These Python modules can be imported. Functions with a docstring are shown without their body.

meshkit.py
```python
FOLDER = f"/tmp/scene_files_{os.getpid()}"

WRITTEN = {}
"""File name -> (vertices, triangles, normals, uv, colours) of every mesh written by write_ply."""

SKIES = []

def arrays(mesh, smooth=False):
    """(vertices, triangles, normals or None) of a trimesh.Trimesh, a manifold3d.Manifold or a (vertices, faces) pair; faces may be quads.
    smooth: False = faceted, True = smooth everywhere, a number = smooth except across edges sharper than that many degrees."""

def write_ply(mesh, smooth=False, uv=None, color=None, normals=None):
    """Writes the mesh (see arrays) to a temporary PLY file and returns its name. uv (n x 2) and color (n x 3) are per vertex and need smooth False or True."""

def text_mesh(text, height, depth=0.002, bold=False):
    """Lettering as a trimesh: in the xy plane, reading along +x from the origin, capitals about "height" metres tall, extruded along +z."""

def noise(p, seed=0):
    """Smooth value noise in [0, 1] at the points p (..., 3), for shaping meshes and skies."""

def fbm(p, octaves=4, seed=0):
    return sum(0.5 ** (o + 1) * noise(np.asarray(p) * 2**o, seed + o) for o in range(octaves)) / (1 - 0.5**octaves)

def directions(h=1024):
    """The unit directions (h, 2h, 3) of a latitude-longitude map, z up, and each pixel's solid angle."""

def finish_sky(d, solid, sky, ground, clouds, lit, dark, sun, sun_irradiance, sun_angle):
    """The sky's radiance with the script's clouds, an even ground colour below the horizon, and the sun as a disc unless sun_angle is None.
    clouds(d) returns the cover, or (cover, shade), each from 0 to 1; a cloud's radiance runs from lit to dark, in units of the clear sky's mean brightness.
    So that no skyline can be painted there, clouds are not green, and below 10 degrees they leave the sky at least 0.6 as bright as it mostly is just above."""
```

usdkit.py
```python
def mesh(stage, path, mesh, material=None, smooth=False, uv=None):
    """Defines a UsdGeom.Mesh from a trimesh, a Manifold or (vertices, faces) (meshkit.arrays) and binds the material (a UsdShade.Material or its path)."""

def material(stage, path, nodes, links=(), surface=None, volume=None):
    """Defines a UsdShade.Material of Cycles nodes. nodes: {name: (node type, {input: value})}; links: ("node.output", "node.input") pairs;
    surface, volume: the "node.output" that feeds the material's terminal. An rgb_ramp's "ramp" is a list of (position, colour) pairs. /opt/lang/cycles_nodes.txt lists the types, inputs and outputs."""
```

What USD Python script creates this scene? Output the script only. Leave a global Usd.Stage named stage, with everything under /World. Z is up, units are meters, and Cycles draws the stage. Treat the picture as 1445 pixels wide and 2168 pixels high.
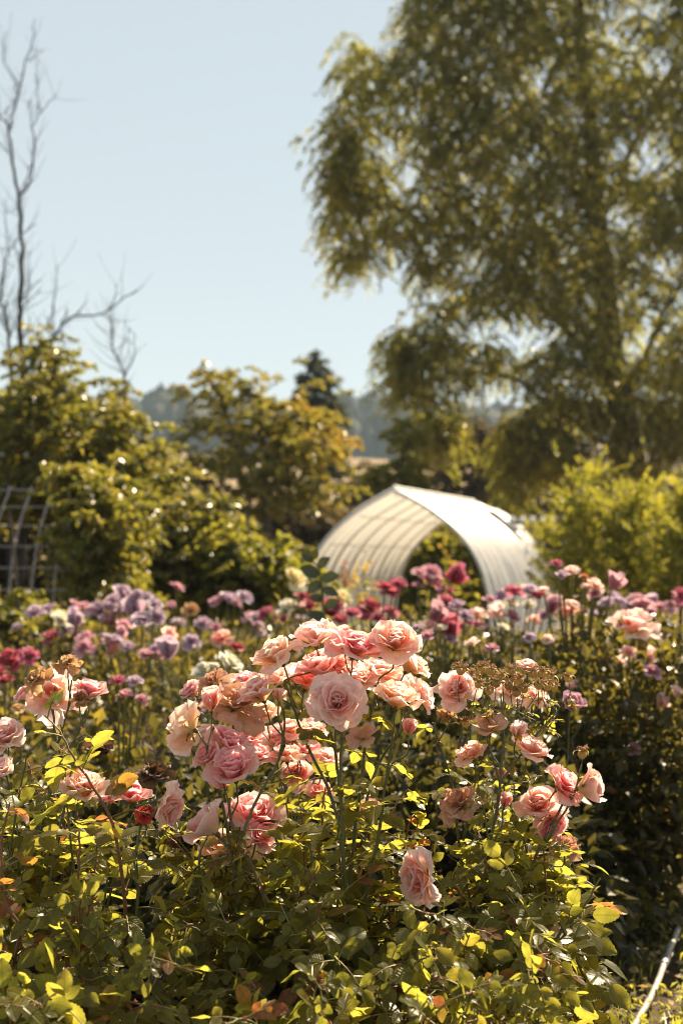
import math
import numpy as np
import meshkit, usdkit
from shapely.geometry import Polygon, Point
from shapely import contains_xy, distance, points as shp_points
from pxr import Usd, UsdGeom, UsdLux, UsdShade, Sdf, Gf, Vt

stage = Usd.Stage.CreateInMemory()
UsdGeom.SetStageUpAxis(stage, 'Z')
UsdGeom.SetStageMetersPerUnit(stage, 1.0)
WORLD = UsdGeom.Xform.Define(stage, '/World')
UsdGeom.Scope.Define(stage, '/World/Looks')
mat = usdkit.material
T = Sdf.ValueTypeNames

# ------------------------------------------------------------------ camera, sky, sun, exposure
CAMZ, FPX, CX, CY, HORIZON = 1.15, 3010.4, 722.5, 1084.0, 1200.0
PITCH = math.atan((HORIZON - CY) / FPX)
FOCUS = 2.45
cam = UsdGeom.Camera.Define(stage, '/World/camera')
cam.CreateFocalLengthAttr(50.0)
cam.CreateHorizontalApertureAttr(24.0)
cam.CreateVerticalApertureAttr(36.0)
cam.CreateFStopAttr(4.4)
cam.CreateFocusDistanceAttr(FOCUS)
cam.CreateClippingRangeAttr(Gf.Vec2f(0.05, 20000.0))
cam.AddTranslateOp().Set(Gf.Vec3d(0, 0, CAMZ))
cam.AddRotateXOp().Set(90.0 + math.degrees(PITCH))
cam.CreateExposureAttr(1.72)

SUN_AZ, SUN_EL = math.radians(35.0), math.radians(41.0)
sunv = np.array([math.sin(SUN_AZ) * math.cos(SUN_EL), math.cos(SUN_AZ) * math.cos(SUN_EL), math.sin(SUN_EL)])
sky_m = mat(stage, '/World/Looks/sky', {
    's': ('sky_texture', {'sky_type': 'single_scattering', 'sun_disc': False, 'sun_elevation': SUN_EL, 'sun_rotation': SUN_AZ,
                          'air_density': 1.0, 'aerosol_density': 0.4, 'ozone_density': 1.0, 'altitude': 100.0}),
    'veil': ('mix', {'fac': 0.78, 'color2': (3.7, 4.0, 3.98)}),  # an even veil of pale colour mixed in to level the sky brightness
    'b': ('background_shader', {'strength': 0.05})}, [('s.color', 'veil.color1'), ('veil.color', 'b.color')], surface='b.background')
dome = UsdLux.DomeLight.Define(stage, '/World/sky')
dome.CreateIntensityAttr(1.0)
UsdShade.MaterialBindingAPI.Apply(dome.GetPrim()).Bind(sky_m)
dome.GetPrim().SetCustomDataByKey('label', 'pale clear blue summer sky above the garden')
dome.GetPrim().SetCustomDataByKey('kind', 'structure')
sun = UsdLux.DistantLight.Define(stage, '/World/sun')
sun.CreateIntensityAttr(1.25)
sun.CreateAngleAttr(0.55)
sun.CreateColorAttr(Gf.Vec3f(1.0, 0.81, 0.56))
sun.GetPrim().CreateAttribute('inputs:normalize', T.Bool).Set(True)
sun.AddRotateZOp().Set(-math.degrees(SUN_AZ) + 180.0)
sun.AddRotateXOp().Set(math.degrees(math.pi / 2 - SUN_EL) * 1.0)

# ------------------------------------------------------------------ helpers
_fw = np.array([0, math.cos(PITCH), math.sin(PITCH)])
_up = np.array([0, -math.sin(PITCH), math.cos(PITCH)])


def P(x, y, Y):
    """World point on the ray through photo pixel (x, y) at depth Y; arrays welcome."""
    dx, dy = (np.asarray(x, float) - CX) / FPX, (CY - np.asarray(y, float)) / FPX
    d = np.stack(np.broadcast_arrays(dx, _fw[1] + dy * _up[1], _fw[2] + dy * _up[2]), -1)
    s = np.asarray(Y, float) / d[..., 1]
    return d * s[..., None] + np.array([0, 0, CAMZ])


def project(p):
    q = np.asarray(p, float) - np.array([0, 0, CAMZ])
    z = q @ _fw
    return CX + FPX * q[..., 0] / z, CY - FPX * (q @ _up) / z, z


def unit(v):
    v = np.asarray(v, float)
    return v / np.maximum(np.linalg.norm(v, axis=-1, keepdims=True), 1e-9)


_names = {}


def numbered(parent, name):
    k = _names.get((parent, name), 0)
    _names[(parent, name)] = k + 1
    return f'{parent}/{name}' + (f'_{k:03d}' if k else '')


def setdata(prim, label=None, category=None, group=None, kind=None):
    prim = prim.GetPrim() if hasattr(prim, 'GetPrim') else prim
    for k, v in (('label', label), ('category', category), ('group', group), ('kind', kind)):
        if v:
            prim.SetCustomDataByKey(k, v)
    return prim


def thing(name, label, category, loc=(0, 0, 0), group=None):
    path = numbered('/World', name)
    x = UsdGeom.Xform.Define(stage, path)
    x.AddTranslateOp().Set(Gf.Vec3d(*map(float, loc)))
    setdata(x, label, category, group)
    return path, np.array(loc, float)


def part_group(parent, name, label=None):
    path = numbered(parent, name)
    x = UsdGeom.Xform.Define(stage, path)
    setdata(x, label)
    return path


def vnormals(v, f):
    fn = np.cross(v[f[:, 1]] - v[f[:, 0]], v[f[:, 2]] - v[f[:, 0]])
    n = np.empty_like(v)
    idx = f.ravel()
    for c in range(3):
        n[:, c] = np.bincount(idx, np.repeat(fn[:, c], 3), len(v))
    return unit(n)


def M(parent, name, V, F, material, origin=(0, 0, 0), tint=None, uv=None, smooth=True, label=None, kind=None, category=None, group=None):
    """One Mesh prim; V in world coordinates, stored relative to the thing's origin."""
    path = numbered(parent, name)
    V, F = np.asarray(V, float), np.asarray(F, np.int64)
    m = UsdGeom.Mesh.Define(stage, path)
    m.CreatePointsAttr(Vt.Vec3fArray.FromNumpy((V - np.asarray(origin)).astype(np.float32)))
    m.CreateFaceVertexCountsAttr(Vt.IntArray.FromNumpy(np.full(len(F), F.shape[1], np.int32)))
    m.CreateFaceVertexIndicesAttr(Vt.IntArray.FromNumpy(F.astype(np.int32).ravel()))
    m.CreateSubdivisionSchemeAttr('none')
    if smooth:
        tri = F if F.shape[1] == 3 else np.vstack([F[:, [0, 1, 2]], F[:, [0, 2, 3]]])
        m.CreateNormalsAttr(Vt.Vec3fArray.FromNumpy(vnormals(V, tri).astype(np.float32)))
        m.SetNormalsInterpolation('vertex')
    pv = UsdGeom.PrimvarsAPI(m)
    if tint is not None:
        t = np.broadcast_to(np.asarray(tint, np.float32), (len(V),)).astype(np.float32)
        pv.CreatePrimvar('tint', T.FloatArray, 'vertex').Set(Vt.FloatArray.FromNumpy(np.ascontiguousarray(t)))
    if uv is not None:
        pv.CreatePrimvar('st', T.TexCoord2fArray, 'vertex').Set(Vt.Vec2fArray.FromNumpy(np.ascontiguousarray(uv, np.float32)))
    UsdShade.MaterialBindingAPI.Apply(m.GetPrim()).Bind(material)
    setdata(m, label, category, group, kind)
    return path


class Soup:
    def __init__(self):
        self.v, self.f, self.t, self.u, self.n = [], [], [], [], 0

    def add(self, V, F, t=0.5, uv=None):
        V = np.asarray(V, float)
        self.v.append(V)
        self.f.append(np.asarray(F, np.int64) + self.n)
        self.t.append(np.broadcast_to(np.asarray(t, float), (len(V),)))
        self.u.append(np.zeros((len(V), 2)) if uv is None else uv)
        self.n += len(V)

    def arrays(self):
        return np.vstack(self.v), np.vstack(self.f), np.concatenate(self.t), np.vstack(self.u)

    def build(self, parent, name, material, origin=(0, 0, 0), **k):
        if not self.n:
            return None
        V, F, t, u = self.arrays()
        return M(parent, name, V, F, material, origin, tint=t, uv=u, **k)


def tube(pts, rad, sides=6, cap=True):
    pts = np.asarray(pts, float)
    n = len(pts)
    rad = np.broadcast_to(np.asarray(rad, float), (n,))
    tan = unit(np.gradient(pts, axis=0))
    ref = np.array([0, 0, 1.0]) if abs(tan[:, 2]).mean() < 0.8 else np.array([1.0, 0, 0])
    a = unit(np.cross(tan, ref))
    b = np.cross(tan, a)
    ang = np.arange(sides) / sides * 2 * np.pi
    V = pts[:, None] + rad[:, None, None] * (np.cos(ang)[None, :, None] * a[:, None] + np.sin(ang)[None, :, None] * b[:, None])
    V = V.reshape(-1, 3)
    i, j = np.meshgrid(np.arange(n - 1), np.arange(sides), indexing='ij')
    q0, q1 = i * sides + j, i * sides + (j + 1) % sides
    F = np.vstack([np.stack([q0, q1, q1 + sides], -1).reshape(-1, 3), np.stack([q0, q1 + sides, q0 + sides], -1).reshape(-1, 3)])
    if cap:
        V = np.vstack([V, pts[:1], pts[-1:]])
        k = np.arange(sides)
        F = np.vstack([F, np.stack([np.full(sides, n * sides), (k + 1) % sides, k], -1),
                       np.stack([np.full(sides, n * sides + 1), (n - 1) * sides + k, (n - 1) * sides + (k + 1) % sides], -1)])
    return V, F


def spline(pts, n):
    """Catmull-Rom through the points, n samples."""
    p = np.asarray(pts, float)
    p = np.vstack([2 * p[0] - p[1], p, 2 * p[-1] - p[-2]])
    t = np.linspace(0, len(p) - 3 - 1e-6, n)
    i = t.astype(int)
    u = (t - i)[:, None]
    a, b, c, d = p[i], p[i + 1], p[i + 2], p[i + 3]
    return 0.5 * (2 * b + (c - a) * u + (2 * a - 5 * b + 4 * c - d) * u ** 2 + (3 * b - a - 3 * c + d) * u ** 3)


def box(cx, cy, cz, sx, sy, sz):
    V = np.array([[x, y, z] for x in (-.5, .5) for y in (-.5, .5) for z in (-.5, .5)]) * [sx, sy, sz] + [cx, cy, cz]
    F = np.array([[0, 1, 3], [0, 3, 2], [4, 6, 7], [4, 7, 5], [0, 4, 5], [0, 5, 1], [2, 3, 7], [2, 7, 6], [0, 2, 6], [0, 6, 4], [1, 5, 7], [1, 7, 3]])
    return V, F


def grid_faces(nu, nv):
    i, j = np.meshgrid(np.arange(nu - 1), np.arange(nv - 1), indexing='ij')
    a = (i * nv + j).ravel()
    return np.vstack([np.stack([a, a + nv, a + nv + 1], -1), np.stack([a, a + nv + 1, a + 1], -1)])


# ------------------------------------------------------------------ materials
LK = '/World/Looks/'


def leaf_material(name, reflect, through, gloss=0.4, fac=0.45, veins=False, spec=0.5):
    """reflect / through: colour ramps over the leaf's own tint (0..1)."""
    nodes = {'a': ('attribute', {'attribute': 'tint'}), 'r': ('rgb_ramp', {'ramp': reflect}), 't': ('rgb_ramp', {'ramp': through}),
             'p': ('principled_bsdf', {'roughness': gloss, 'specular_ior_level': spec}), 'x': ('translucent_bsdf', {}), 'm': ('mix_closure', {'fac': fac})}
    links = [('a.fac', 'r.fac'), ('a.fac', 't.fac'), ('p.BSDF', 'm.closure1'), ('x.BSDF', 'm.closure2')]
    if veins:
        nodes.update({
            'uv': ('texture_coordinate', {}), 'xyz': ('separate_xyz', {}),
            'y0': ('math', {'math_type': 'subtract', 'value2': 0.5}), 'ya': ('math', {'math_type': 'absolute'}),
            'k': ('math', {'math_type': 'multiply', 'value2': 0.9}), 'd': ('math', {'math_type': 'subtract'}),
            'w': ('math', {'math_type': 'multiply', 'value2': 44.0}), 's': ('math', {'math_type': 'sine'}),
            'mid': ('map_range', {'from_min': 0.0, 'from_max': 0.05, 'to_min': 1.0, 'to_max': 0.0, 'clamp': True}),
            'side': ('map_range', {'from_min': 0.8, 'from_max': 1.0, 'to_min': 0.0, 'to_max': 0.45, 'clamp': True}),
            'vein': ('math', {'math_type': 'maximum'}),
            'bp': ('bump', {'strength': 0.5, 'distance': 0.004, 'invert': True}),
            'nz': ('noise_texture', {'scale': 60.0, 'detail': 3.0}),
            'nr': ('map_range', {'from_min': 0.3, 'from_max': 0.7, 'to_min': 0.78, 'to_max': 1.2}),
            'rv': ('mix', {'mix_type': 'mix', 'color2': (0.16, 0.20, 0.07)}), 'rn': ('mix', {'mix_type': 'multiply', 'fac': 1.0}),
            'tv': ('mix', {'mix_type': 'multiply', 'color2': (0.62, 0.62, 0.4)}), 'tn': ('mix', {'mix_type': 'multiply', 'fac': 1.0}),
            'vf': ('math', {'math_type': 'multiply', 'value2': 0.8}),
            'pos': ('geometry', {})})
        links += [('uv.UV', 'xyz.vector'), ('xyz.y', 'y0.value1'), ('y0.value', 'ya.value1'), ('ya.value', 'k.value1'), ('xyz.x', 'd.value1'), ('k.value', 'd.value2'),
                  ('d.value', 'w.value1'), ('w.value', 's.value1'), ('s.value', 'side.value'), ('ya.value', 'mid.value'), ('mid.result', 'vein.value1'), ('side.result', 'vein.value2'),
                  ('vein.value', 'vf.value1'), ('vein.value', 'bp.height'), ('bp.normal', 'p.normal'), ('pos.position', 'nz.vector'), ('nz.fac', 'nr.value'),
                  ('r.color', 'rn.color1'), ('nr.result', 'rn.color2'), ('rn.color', 'rv.color1'), ('vf.value', 'rv.fac'),
                  ('t.color', 'tn.color1'), ('nr.result', 'tn.color2'), ('tn.color', 'tv.color1'), ('vf.value', 'tv.fac'),
                  ('rv.color', 'p.base_color'), ('tv.color', 'x.color')]
    else:
        links += [('r.color', 'p.base_color'), ('t.color', 'x.color')]
    return mat(stage, LK + name, nodes, links, surface='m.closure')


def petal_material(name, base, inner, outer, edge, thr=1.0, fac=0.4, rough=0.55):
    """Colour runs along the petal (st.y: claw to rim) and from the heart of the bloom to its outer petals (tint)."""
    nodes = {'a': ('attribute', {'attribute': 'tint'}), 'uv': ('texture_coordinate', {}), 'xyz': ('separate_xyz', {}),
             'io': ('rgb_ramp', {'ramp': [(0.0, inner), (0.35, inner), (0.8, outer), (1.0, outer)]}),
             'b': ('map_range', {'range_type': 'smoothstep', 'from_min': 0.12, 'from_max': 0.6, 'to_min': 1.0, 'to_max': 0.0, 'clamp': True}),
             'e': ('map_range', {'range_type': 'smoothstep', 'from_min': 0.72, 'from_max': 1.0, 'to_min': 0.0, 'to_max': 0.75, 'clamp': True}),
             'm1': ('mix', {'color2': base}), 'm2': ('mix', {'color2': edge}),
             'nz': ('noise_texture', {'scale': 90.0, 'detail': 3.0}), 'pos': ('geometry', {}),
             'nr': ('map_range', {'from_min': 0.3, 'from_max': 0.7, 'to_min': 0.88, 'to_max': 1.1}),
             'mn': ('mix', {'mix_type': 'multiply', 'fac': 1.0}),
             'wv': ('wave_texture', {'wave_type': 'bands', 'bands_direction': 'x', 'scale': 7.0, 'distortion': 2.0, 'detail': 2.0}),
             'bp': ('bump', {'strength': 0.25, 'distance': 0.002}),
             'p': ('principled_bsdf', {'roughness': rough, 'specular_ior_level': 0.3, 'sheen_weight': 0.15}), 'x': ('translucent_bsdf', {}), 'm': ('mix_closure', {'fac': fac}),
             'tm': ('mix', {'mix_type': 'multiply', 'fac': 1.0, 'color2': (thr, thr, thr)})}
    links = [('a.fac', 'io.fac'), ('uv.UV', 'xyz.vector'), ('uv.UV', 'wv.vector'), ('xyz.y', 'b.value'), ('xyz.y', 'e.value'), ('io.color', 'm1.color1'), ('b.result', 'm1.fac'),
             ('m1.color', 'm2.color1'), ('e.result', 'm2.fac'), ('pos.position', 'nz.vector'), ('nz.fac', 'nr.value'), ('m2.color', 'mn.color1'), ('nr.result', 'mn.color2'),
             ('mn.color', 'p.base_color'), ('mn.color', 'tm.color1'), ('tm.color', 'x.color'), ('wv.fac', 'bp.height'), ('bp.normal', 'p.normal'), ('p.BSDF', 'm.closure1'), ('x.BSDF', 'm.closure2')]
    return mat(stage, LK + name, nodes, links, surface='m.closure')


def noisy(name, ramp, scale=8.0, rough=0.8, bump=0.3, dist=0.01, detail=6.0, metallic=0.0, spec=0.4):
    return mat(stage, LK + name, {'g': ('geometry', {}), 'n': ('noise_texture', {'scale': scale, 'detail': detail, 'roughness': 0.65}), 'r': ('rgb_ramp', {'ramp': ramp}),
                                  'b': ('bump', {'strength': bump, 'distance': dist}), 'p': ('principled_bsdf', {'roughness': rough, 'metallic': metallic, 'specular_ior_level': spec})},
               [('g.position', 'n.vector'), ('n.fac', 'r.fac'), ('r.color', 'p.base_color'), ('n.fac', 'b.height'), ('b.normal', 'p.normal')], surface='p.BSDF')


m_leaf = leaf_material('rose_leaf', [(0, (.070, .070, .012)), (.6, (.105, .102, .016)), (.85, (.15, .11, .02)), (.93, (.19, .085, .03)), (1, (.20, .065, .03))],
                       [(0, (.34, .335, .04)), (.6, (.50, .465, .06)), (.85, (.60, .47, .06)), (.93, (.58, .27, .05)), (1, (.50, .17, .05))], gloss=0.36, fac=0.66, veins=True, spec=0.45)
m_thickshadeleaf = leaf_material('thick_shaded_leaf', [(0, (.03, .036, .014)), (1, (.05, .055, .02))], [(0, (.08, .09, .02)), (1, (.12, .12, .02))], gloss=0.4, fac=0.2)  # thick leaves, with the shade on the shoot put into their colour
m_midleaf = leaf_material('bed_leaf', [(0, (.040, .038, .014)), (.6, (.070, .062, .020)), (.9, (.11, .085, .026)), (1, (.20, .09, .03))],
                          [(0, (.12, .11, .02)), (.6, (.22, .18, .03)), (.9, (.40, .31, .045)), (1, (.45, .19, .03))], gloss=0.40, fac=0.42, spec=0.4)
m_treeleaf = leaf_material('tree_leaf', [(0, (.065, .068, .022)), (.5, (.095, .092, .028)), (1, (.14, .125, .035))],
                           [(0, (.22, .235, .04)), (.5, (.43, .415, .055)), (1, (.72, .63, .09))], gloss=0.36, fac=0.52)
m_hedgeleaf = leaf_material('hedge_leaf', [(0, (.060, .063, .018)), (.5, (.098, .096, .024)), (.85, (.15, .12, .03)), (1, (.22, .12, .03))],
                            [(0, (.22, .23, .03)), (.5, (.39, .36, .045)), (.85, (.58, .46, .06)), (1, (.66, .36, .05))], gloss=0.30, fac=0.45)
m_limeleaf = leaf_material('lime_leaf', [(0, (.055, .062, .014)), (1, (.13, .125, .03))], [(0, (.28, .29, .03)), (1, (.64, .57, .06))], gloss=0.42, fac=0.5)
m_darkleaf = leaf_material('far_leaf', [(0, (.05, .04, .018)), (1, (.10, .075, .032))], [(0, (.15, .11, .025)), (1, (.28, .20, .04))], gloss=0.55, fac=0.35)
m_conifer = leaf_material('conifer_leaf', [(0, (.025, .034, .020)), (1, (.05, .06, .03))], [(0, (.07, .085, .03)), (1, (.13, .14, .05))], gloss=0.5, fac=0.35)
m_straw = leaf_material('straw', [(0, (.22, .16, .06)), (1, (.42, .32, .14))], [(0, (.45, .33, .10)), (1, (.70, .55, .22))], gloss=0.6, fac=0.4)
m_grass = leaf_material('grass_blade', [(0, (.05, .06, .015)), (.7, (.10, .105, .025)), (1, (.26, .19, .07))], [(0, (.20, .24, .02)), (.7, (.42, .42, .05)), (1, (.6, .45, .15))], gloss=0.45, fac=0.45)
m_cane = noisy('green_cane', [(0.3, (.06, .07, .02)), (.6, (.10, .10, .03)), (.8, (.16, .10, .05))], 40, 0.5, 0.3, 0.002)
m_redcane = noisy('red_cane', [(0.3, (.10, .05, .02)), (.7, (.20, .085, .04))], 40, 0.5, 0.3, 0.002)
m_stalk = noisy('leaf_stalk', [(0.3, (.14, .13, .035)), (.7, (.24, .16, .05))], 40, 0.5, 0.2, 0.001)
m_thorn = noisy('thorn', [(0.3, (.30, .05, .025)), (.7, (.42, .10, .05))], 80, 0.5, 0.1, 0.001)
m_sepal = leaf_material('sepal', [(0, (.09, .10, .03)), (1, (.16, .13, .05))], [(0, (.26, .26, .05)), (1, (.4, .3, .08))], gloss=0.5, fac=0.35)
m_drysepal = leaf_material('dry_sepal', [(0, (.32, .26, .10)), (1, (.44, .31, .13))], [(0, (.66, .54, .18)), (1, (.8, .56, .24))], gloss=0.5, fac=0.45)
m_bark = noisy('bark', [(0.3, (.05, .038, .026)), (.7, (.13, .10, .07))], 12, 0.9, 0.8, 0.02)
m_twig = noisy('dead_twig', [(0.3, (.022, .018, .015)), (.7, (.042, .035, .03))], 14, 0.85, 0.6, 0.01)
m_stamen = noisy('dry_stamen', [(0.3, (.24, .12, .045)), (.7, (.46, .26, .10))], 120, 0.8, 0.5, 0.002)
m_hip = noisy('hip', [(0.3, (.26, .24, .08)), (.7, (.42, .33, .12))], 60, 0.5, 0.2, 0.002)

C = {}
C['peach'] = petal_material('petal_peach', (.94, .70, .34), (.91, .44, .30), (.96, .68, .56), (.97, .80, .74), fac=0.62)
C['apricot'] = petal_material('petal_apricot', (.96, .75, .36), (.94, .57, .34), (.96, .72, .55), (.97, .83, .74), fac=0.62)
C['pink'] = petal_material('petal_pink', (.94, .64, .42), (.90, .30, .33), (.95, .57, .55), (.96, .74, .71), fac=0.62)
C['pale'] = petal_material('petal_pale_pink', (.96, .77, .50), (.93, .52, .43), (.96, .73, .65), (.97, .83, .78), fac=0.62)
C['coral'] = petal_material('petal_coral', (.93, .60, .32), (.90, .33, .26), (.94, .54, .46), (.95, .68, .60), fac=0.62)
C['tan'] = petal_material('petal_faded', (.70, .50, .26), (.62, .32, .18), (.70, .45, .32), (.60, .36, .22))
C['brown'] = petal_material('petal_dried', (.58, .38, .18), (.42, .24, .10), (.66, .46, .25), (.52, .32, .16), fac=0.5)
C['darkbrown'] = petal_material('petal_withered', (.16, .08, .04), (.10, .05, .02), (.18, .10, .05), (.14, .07, .03), fac=0.25)
C['maroon'] = petal_material('petal_maroon', (.10, .02, .02), (.06, .01, .012), (.11, .02, .022), (.08, .02, .02), fac=0.2)
C['red'] = petal_material('petal_red', (.55, .05, .03), (.5, .03, .02), (.6, .06, .04), (.6, .10, .06))
C['crimson'] = petal_material('petal_crimson', (.36, .05, .06), (.36, .03, .05), (.48, .08, .12), (.52, .14, .17))
C['magenta'] = petal_material('petal_magenta', (.52, .15, .19), (.50, .07, .13), (.57, .14, .22), (.61, .23, .29))
C['rose'] = petal_material('petal_rose', (.65, .33, .35), (.60, .22, .28), (.65, .35, .41), (.70, .47, .51))
C['lilac'] = petal_material('petal_lilac', (.56, .40, .47), (.52, .32, .43), (.59, .44, .54), (.64, .53, .60))
C['white'] = petal_material('petal_white', (.74, .70, .45), (.72, .66, .45), (.78, .76, .66), (.80, .78, .70))
C['cream'] = petal_material('petal_cream', (.80, .70, .30), (.78, .62, .24), (.82, .74, .42), (.82, .78, .55))
C['yellow'] = petal_material('petal_yellow', (.75, .50, .06), (.75, .45, .04), (.78, .55, .08), (.78, .6, .15))
C['orange'] = petal_material('petal_orange', (.62, .22, .06), (.6, .16, .04), (.62, .24, .09), (.66, .34, .16))

# ------------------------------------------------------------------ leaf shapes
def leaflet(seed, n=8):
    r = np.random.default_rng(seed)
    s = np.linspace(0, 1, n + 1)
    W = 0.30 + 0.05 * r.random()
    se = np.linspace(0, 1, 2 * n + 1)
    half = W * np.sin(np.pi * np.clip(se, 0, 1) ** 0.85) ** 0.75
    half[0] = half[-1] = 0
    tooth = np.where(np.arange(2 * n + 1) % 2 == 1, 1.07, 0.95)
    half = half * tooth
    sx = se + np.where(np.arange(2 * n + 1) % 2 == 1, 0.02, 0.0)
    fold, droop, roll = r.uniform(-0.02, 0.45), r.uniform(-0.05, 0.4), r.uniform(-0.22, 0.22)
    ph, wav = r.uniform(0, 6, 2), r.uniform(0.0, 0.045)

    def z(x, y):
        a = np.abs(y) / W
        return fold * np.abs(y) * (1 - 0.35 * a) - droop * x ** 2 * 0.6 + roll * y * x + wav * a * np.sin(9 * x + np.where(y > 0, ph[0], ph[1]))
    mid = np.stack([s, 0 * s, z(s, 0 * s)], -1)
    L = np.stack([sx, half, z(sx, half)], -1)
    R = np.stack([sx, -half, z(sx, -half)], -1)
    V = np.vstack([mid, L, R])
    F = []
    for base, flip in ((n + 1, False), (n + 1 + 2 * n + 1, True)):
        for k in range(n):
            e = base + 2 * k
            t = [(k, e + 1, e), (k, k + 1, e + 1), (k + 1, e + 2, e + 1)]
            F += [(a, c, b) for a, b, c in t] if flip else t
    F = np.array(F)
    a = V[F]
    ok = np.linalg.norm(np.cross(a[:, 1] - a[:, 0], a[:, 2] - a[:, 0]), axis=1) > 1e-7
    used, F = np.unique(F[ok], return_inverse=True)
    V, F = V[used], F.reshape(-1, 3)
    return V, F, np.stack([V[:, 0], V[:, 1] + 0.5], -1)


LEAFLETS = [leaflet(i) for i in range(14)]
FARV = np.array([[0, 0, 0], [.45, .5, .09], [.45, -.5, .09], [1, 0, -.06], [.5, 0, 0]])
FAR2V = np.array([[0, 0, 0], [.45, .5, .08], [1, 0, -.05], [.45, -.5, .08]])
FAR2F = np.array([[0, 2, 1], [0, 3, 2]])
FARF = np.array([[0, 4, 1], [0, 2, 4], [4, 3, 1], [4, 2, 3]])


def frames(X, N):
    X = unit(X)
    Yv = unit(np.cross(N, X))
    return X, Yv, np.cross(X, Yv)


def place(tV, pos, X, N, length, width=None):
    X, Yv, Z = frames(X, N)
    w = length if width is None else width
    return pos[:, None] + tV[None, :, 0, None] * X[:, None] * length[:, None, None] + tV[None, :, 1, None] * Yv[:, None] * w[:, None, None] + tV[None, :, 2, None] * Z[:, None] * length[:, None, None]


def scatter(tV, tF, pos, X, N, length, width, tint):
    V = place(tV, pos, X, N, length, width)
    m, n = V.shape[:2]
    return V.reshape(-1, 3), (tF[None] + (np.arange(m) * n)[:, None, None]).reshape(-1, 3), np.repeat(tint, n)


def clumps(q, freq, seed, thr):
    """Keeps the points that fall where a smooth noise is high: light and dark clumps with gaps between."""
    return meshkit.fbm(q * freq, 3, seed) > thr


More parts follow.
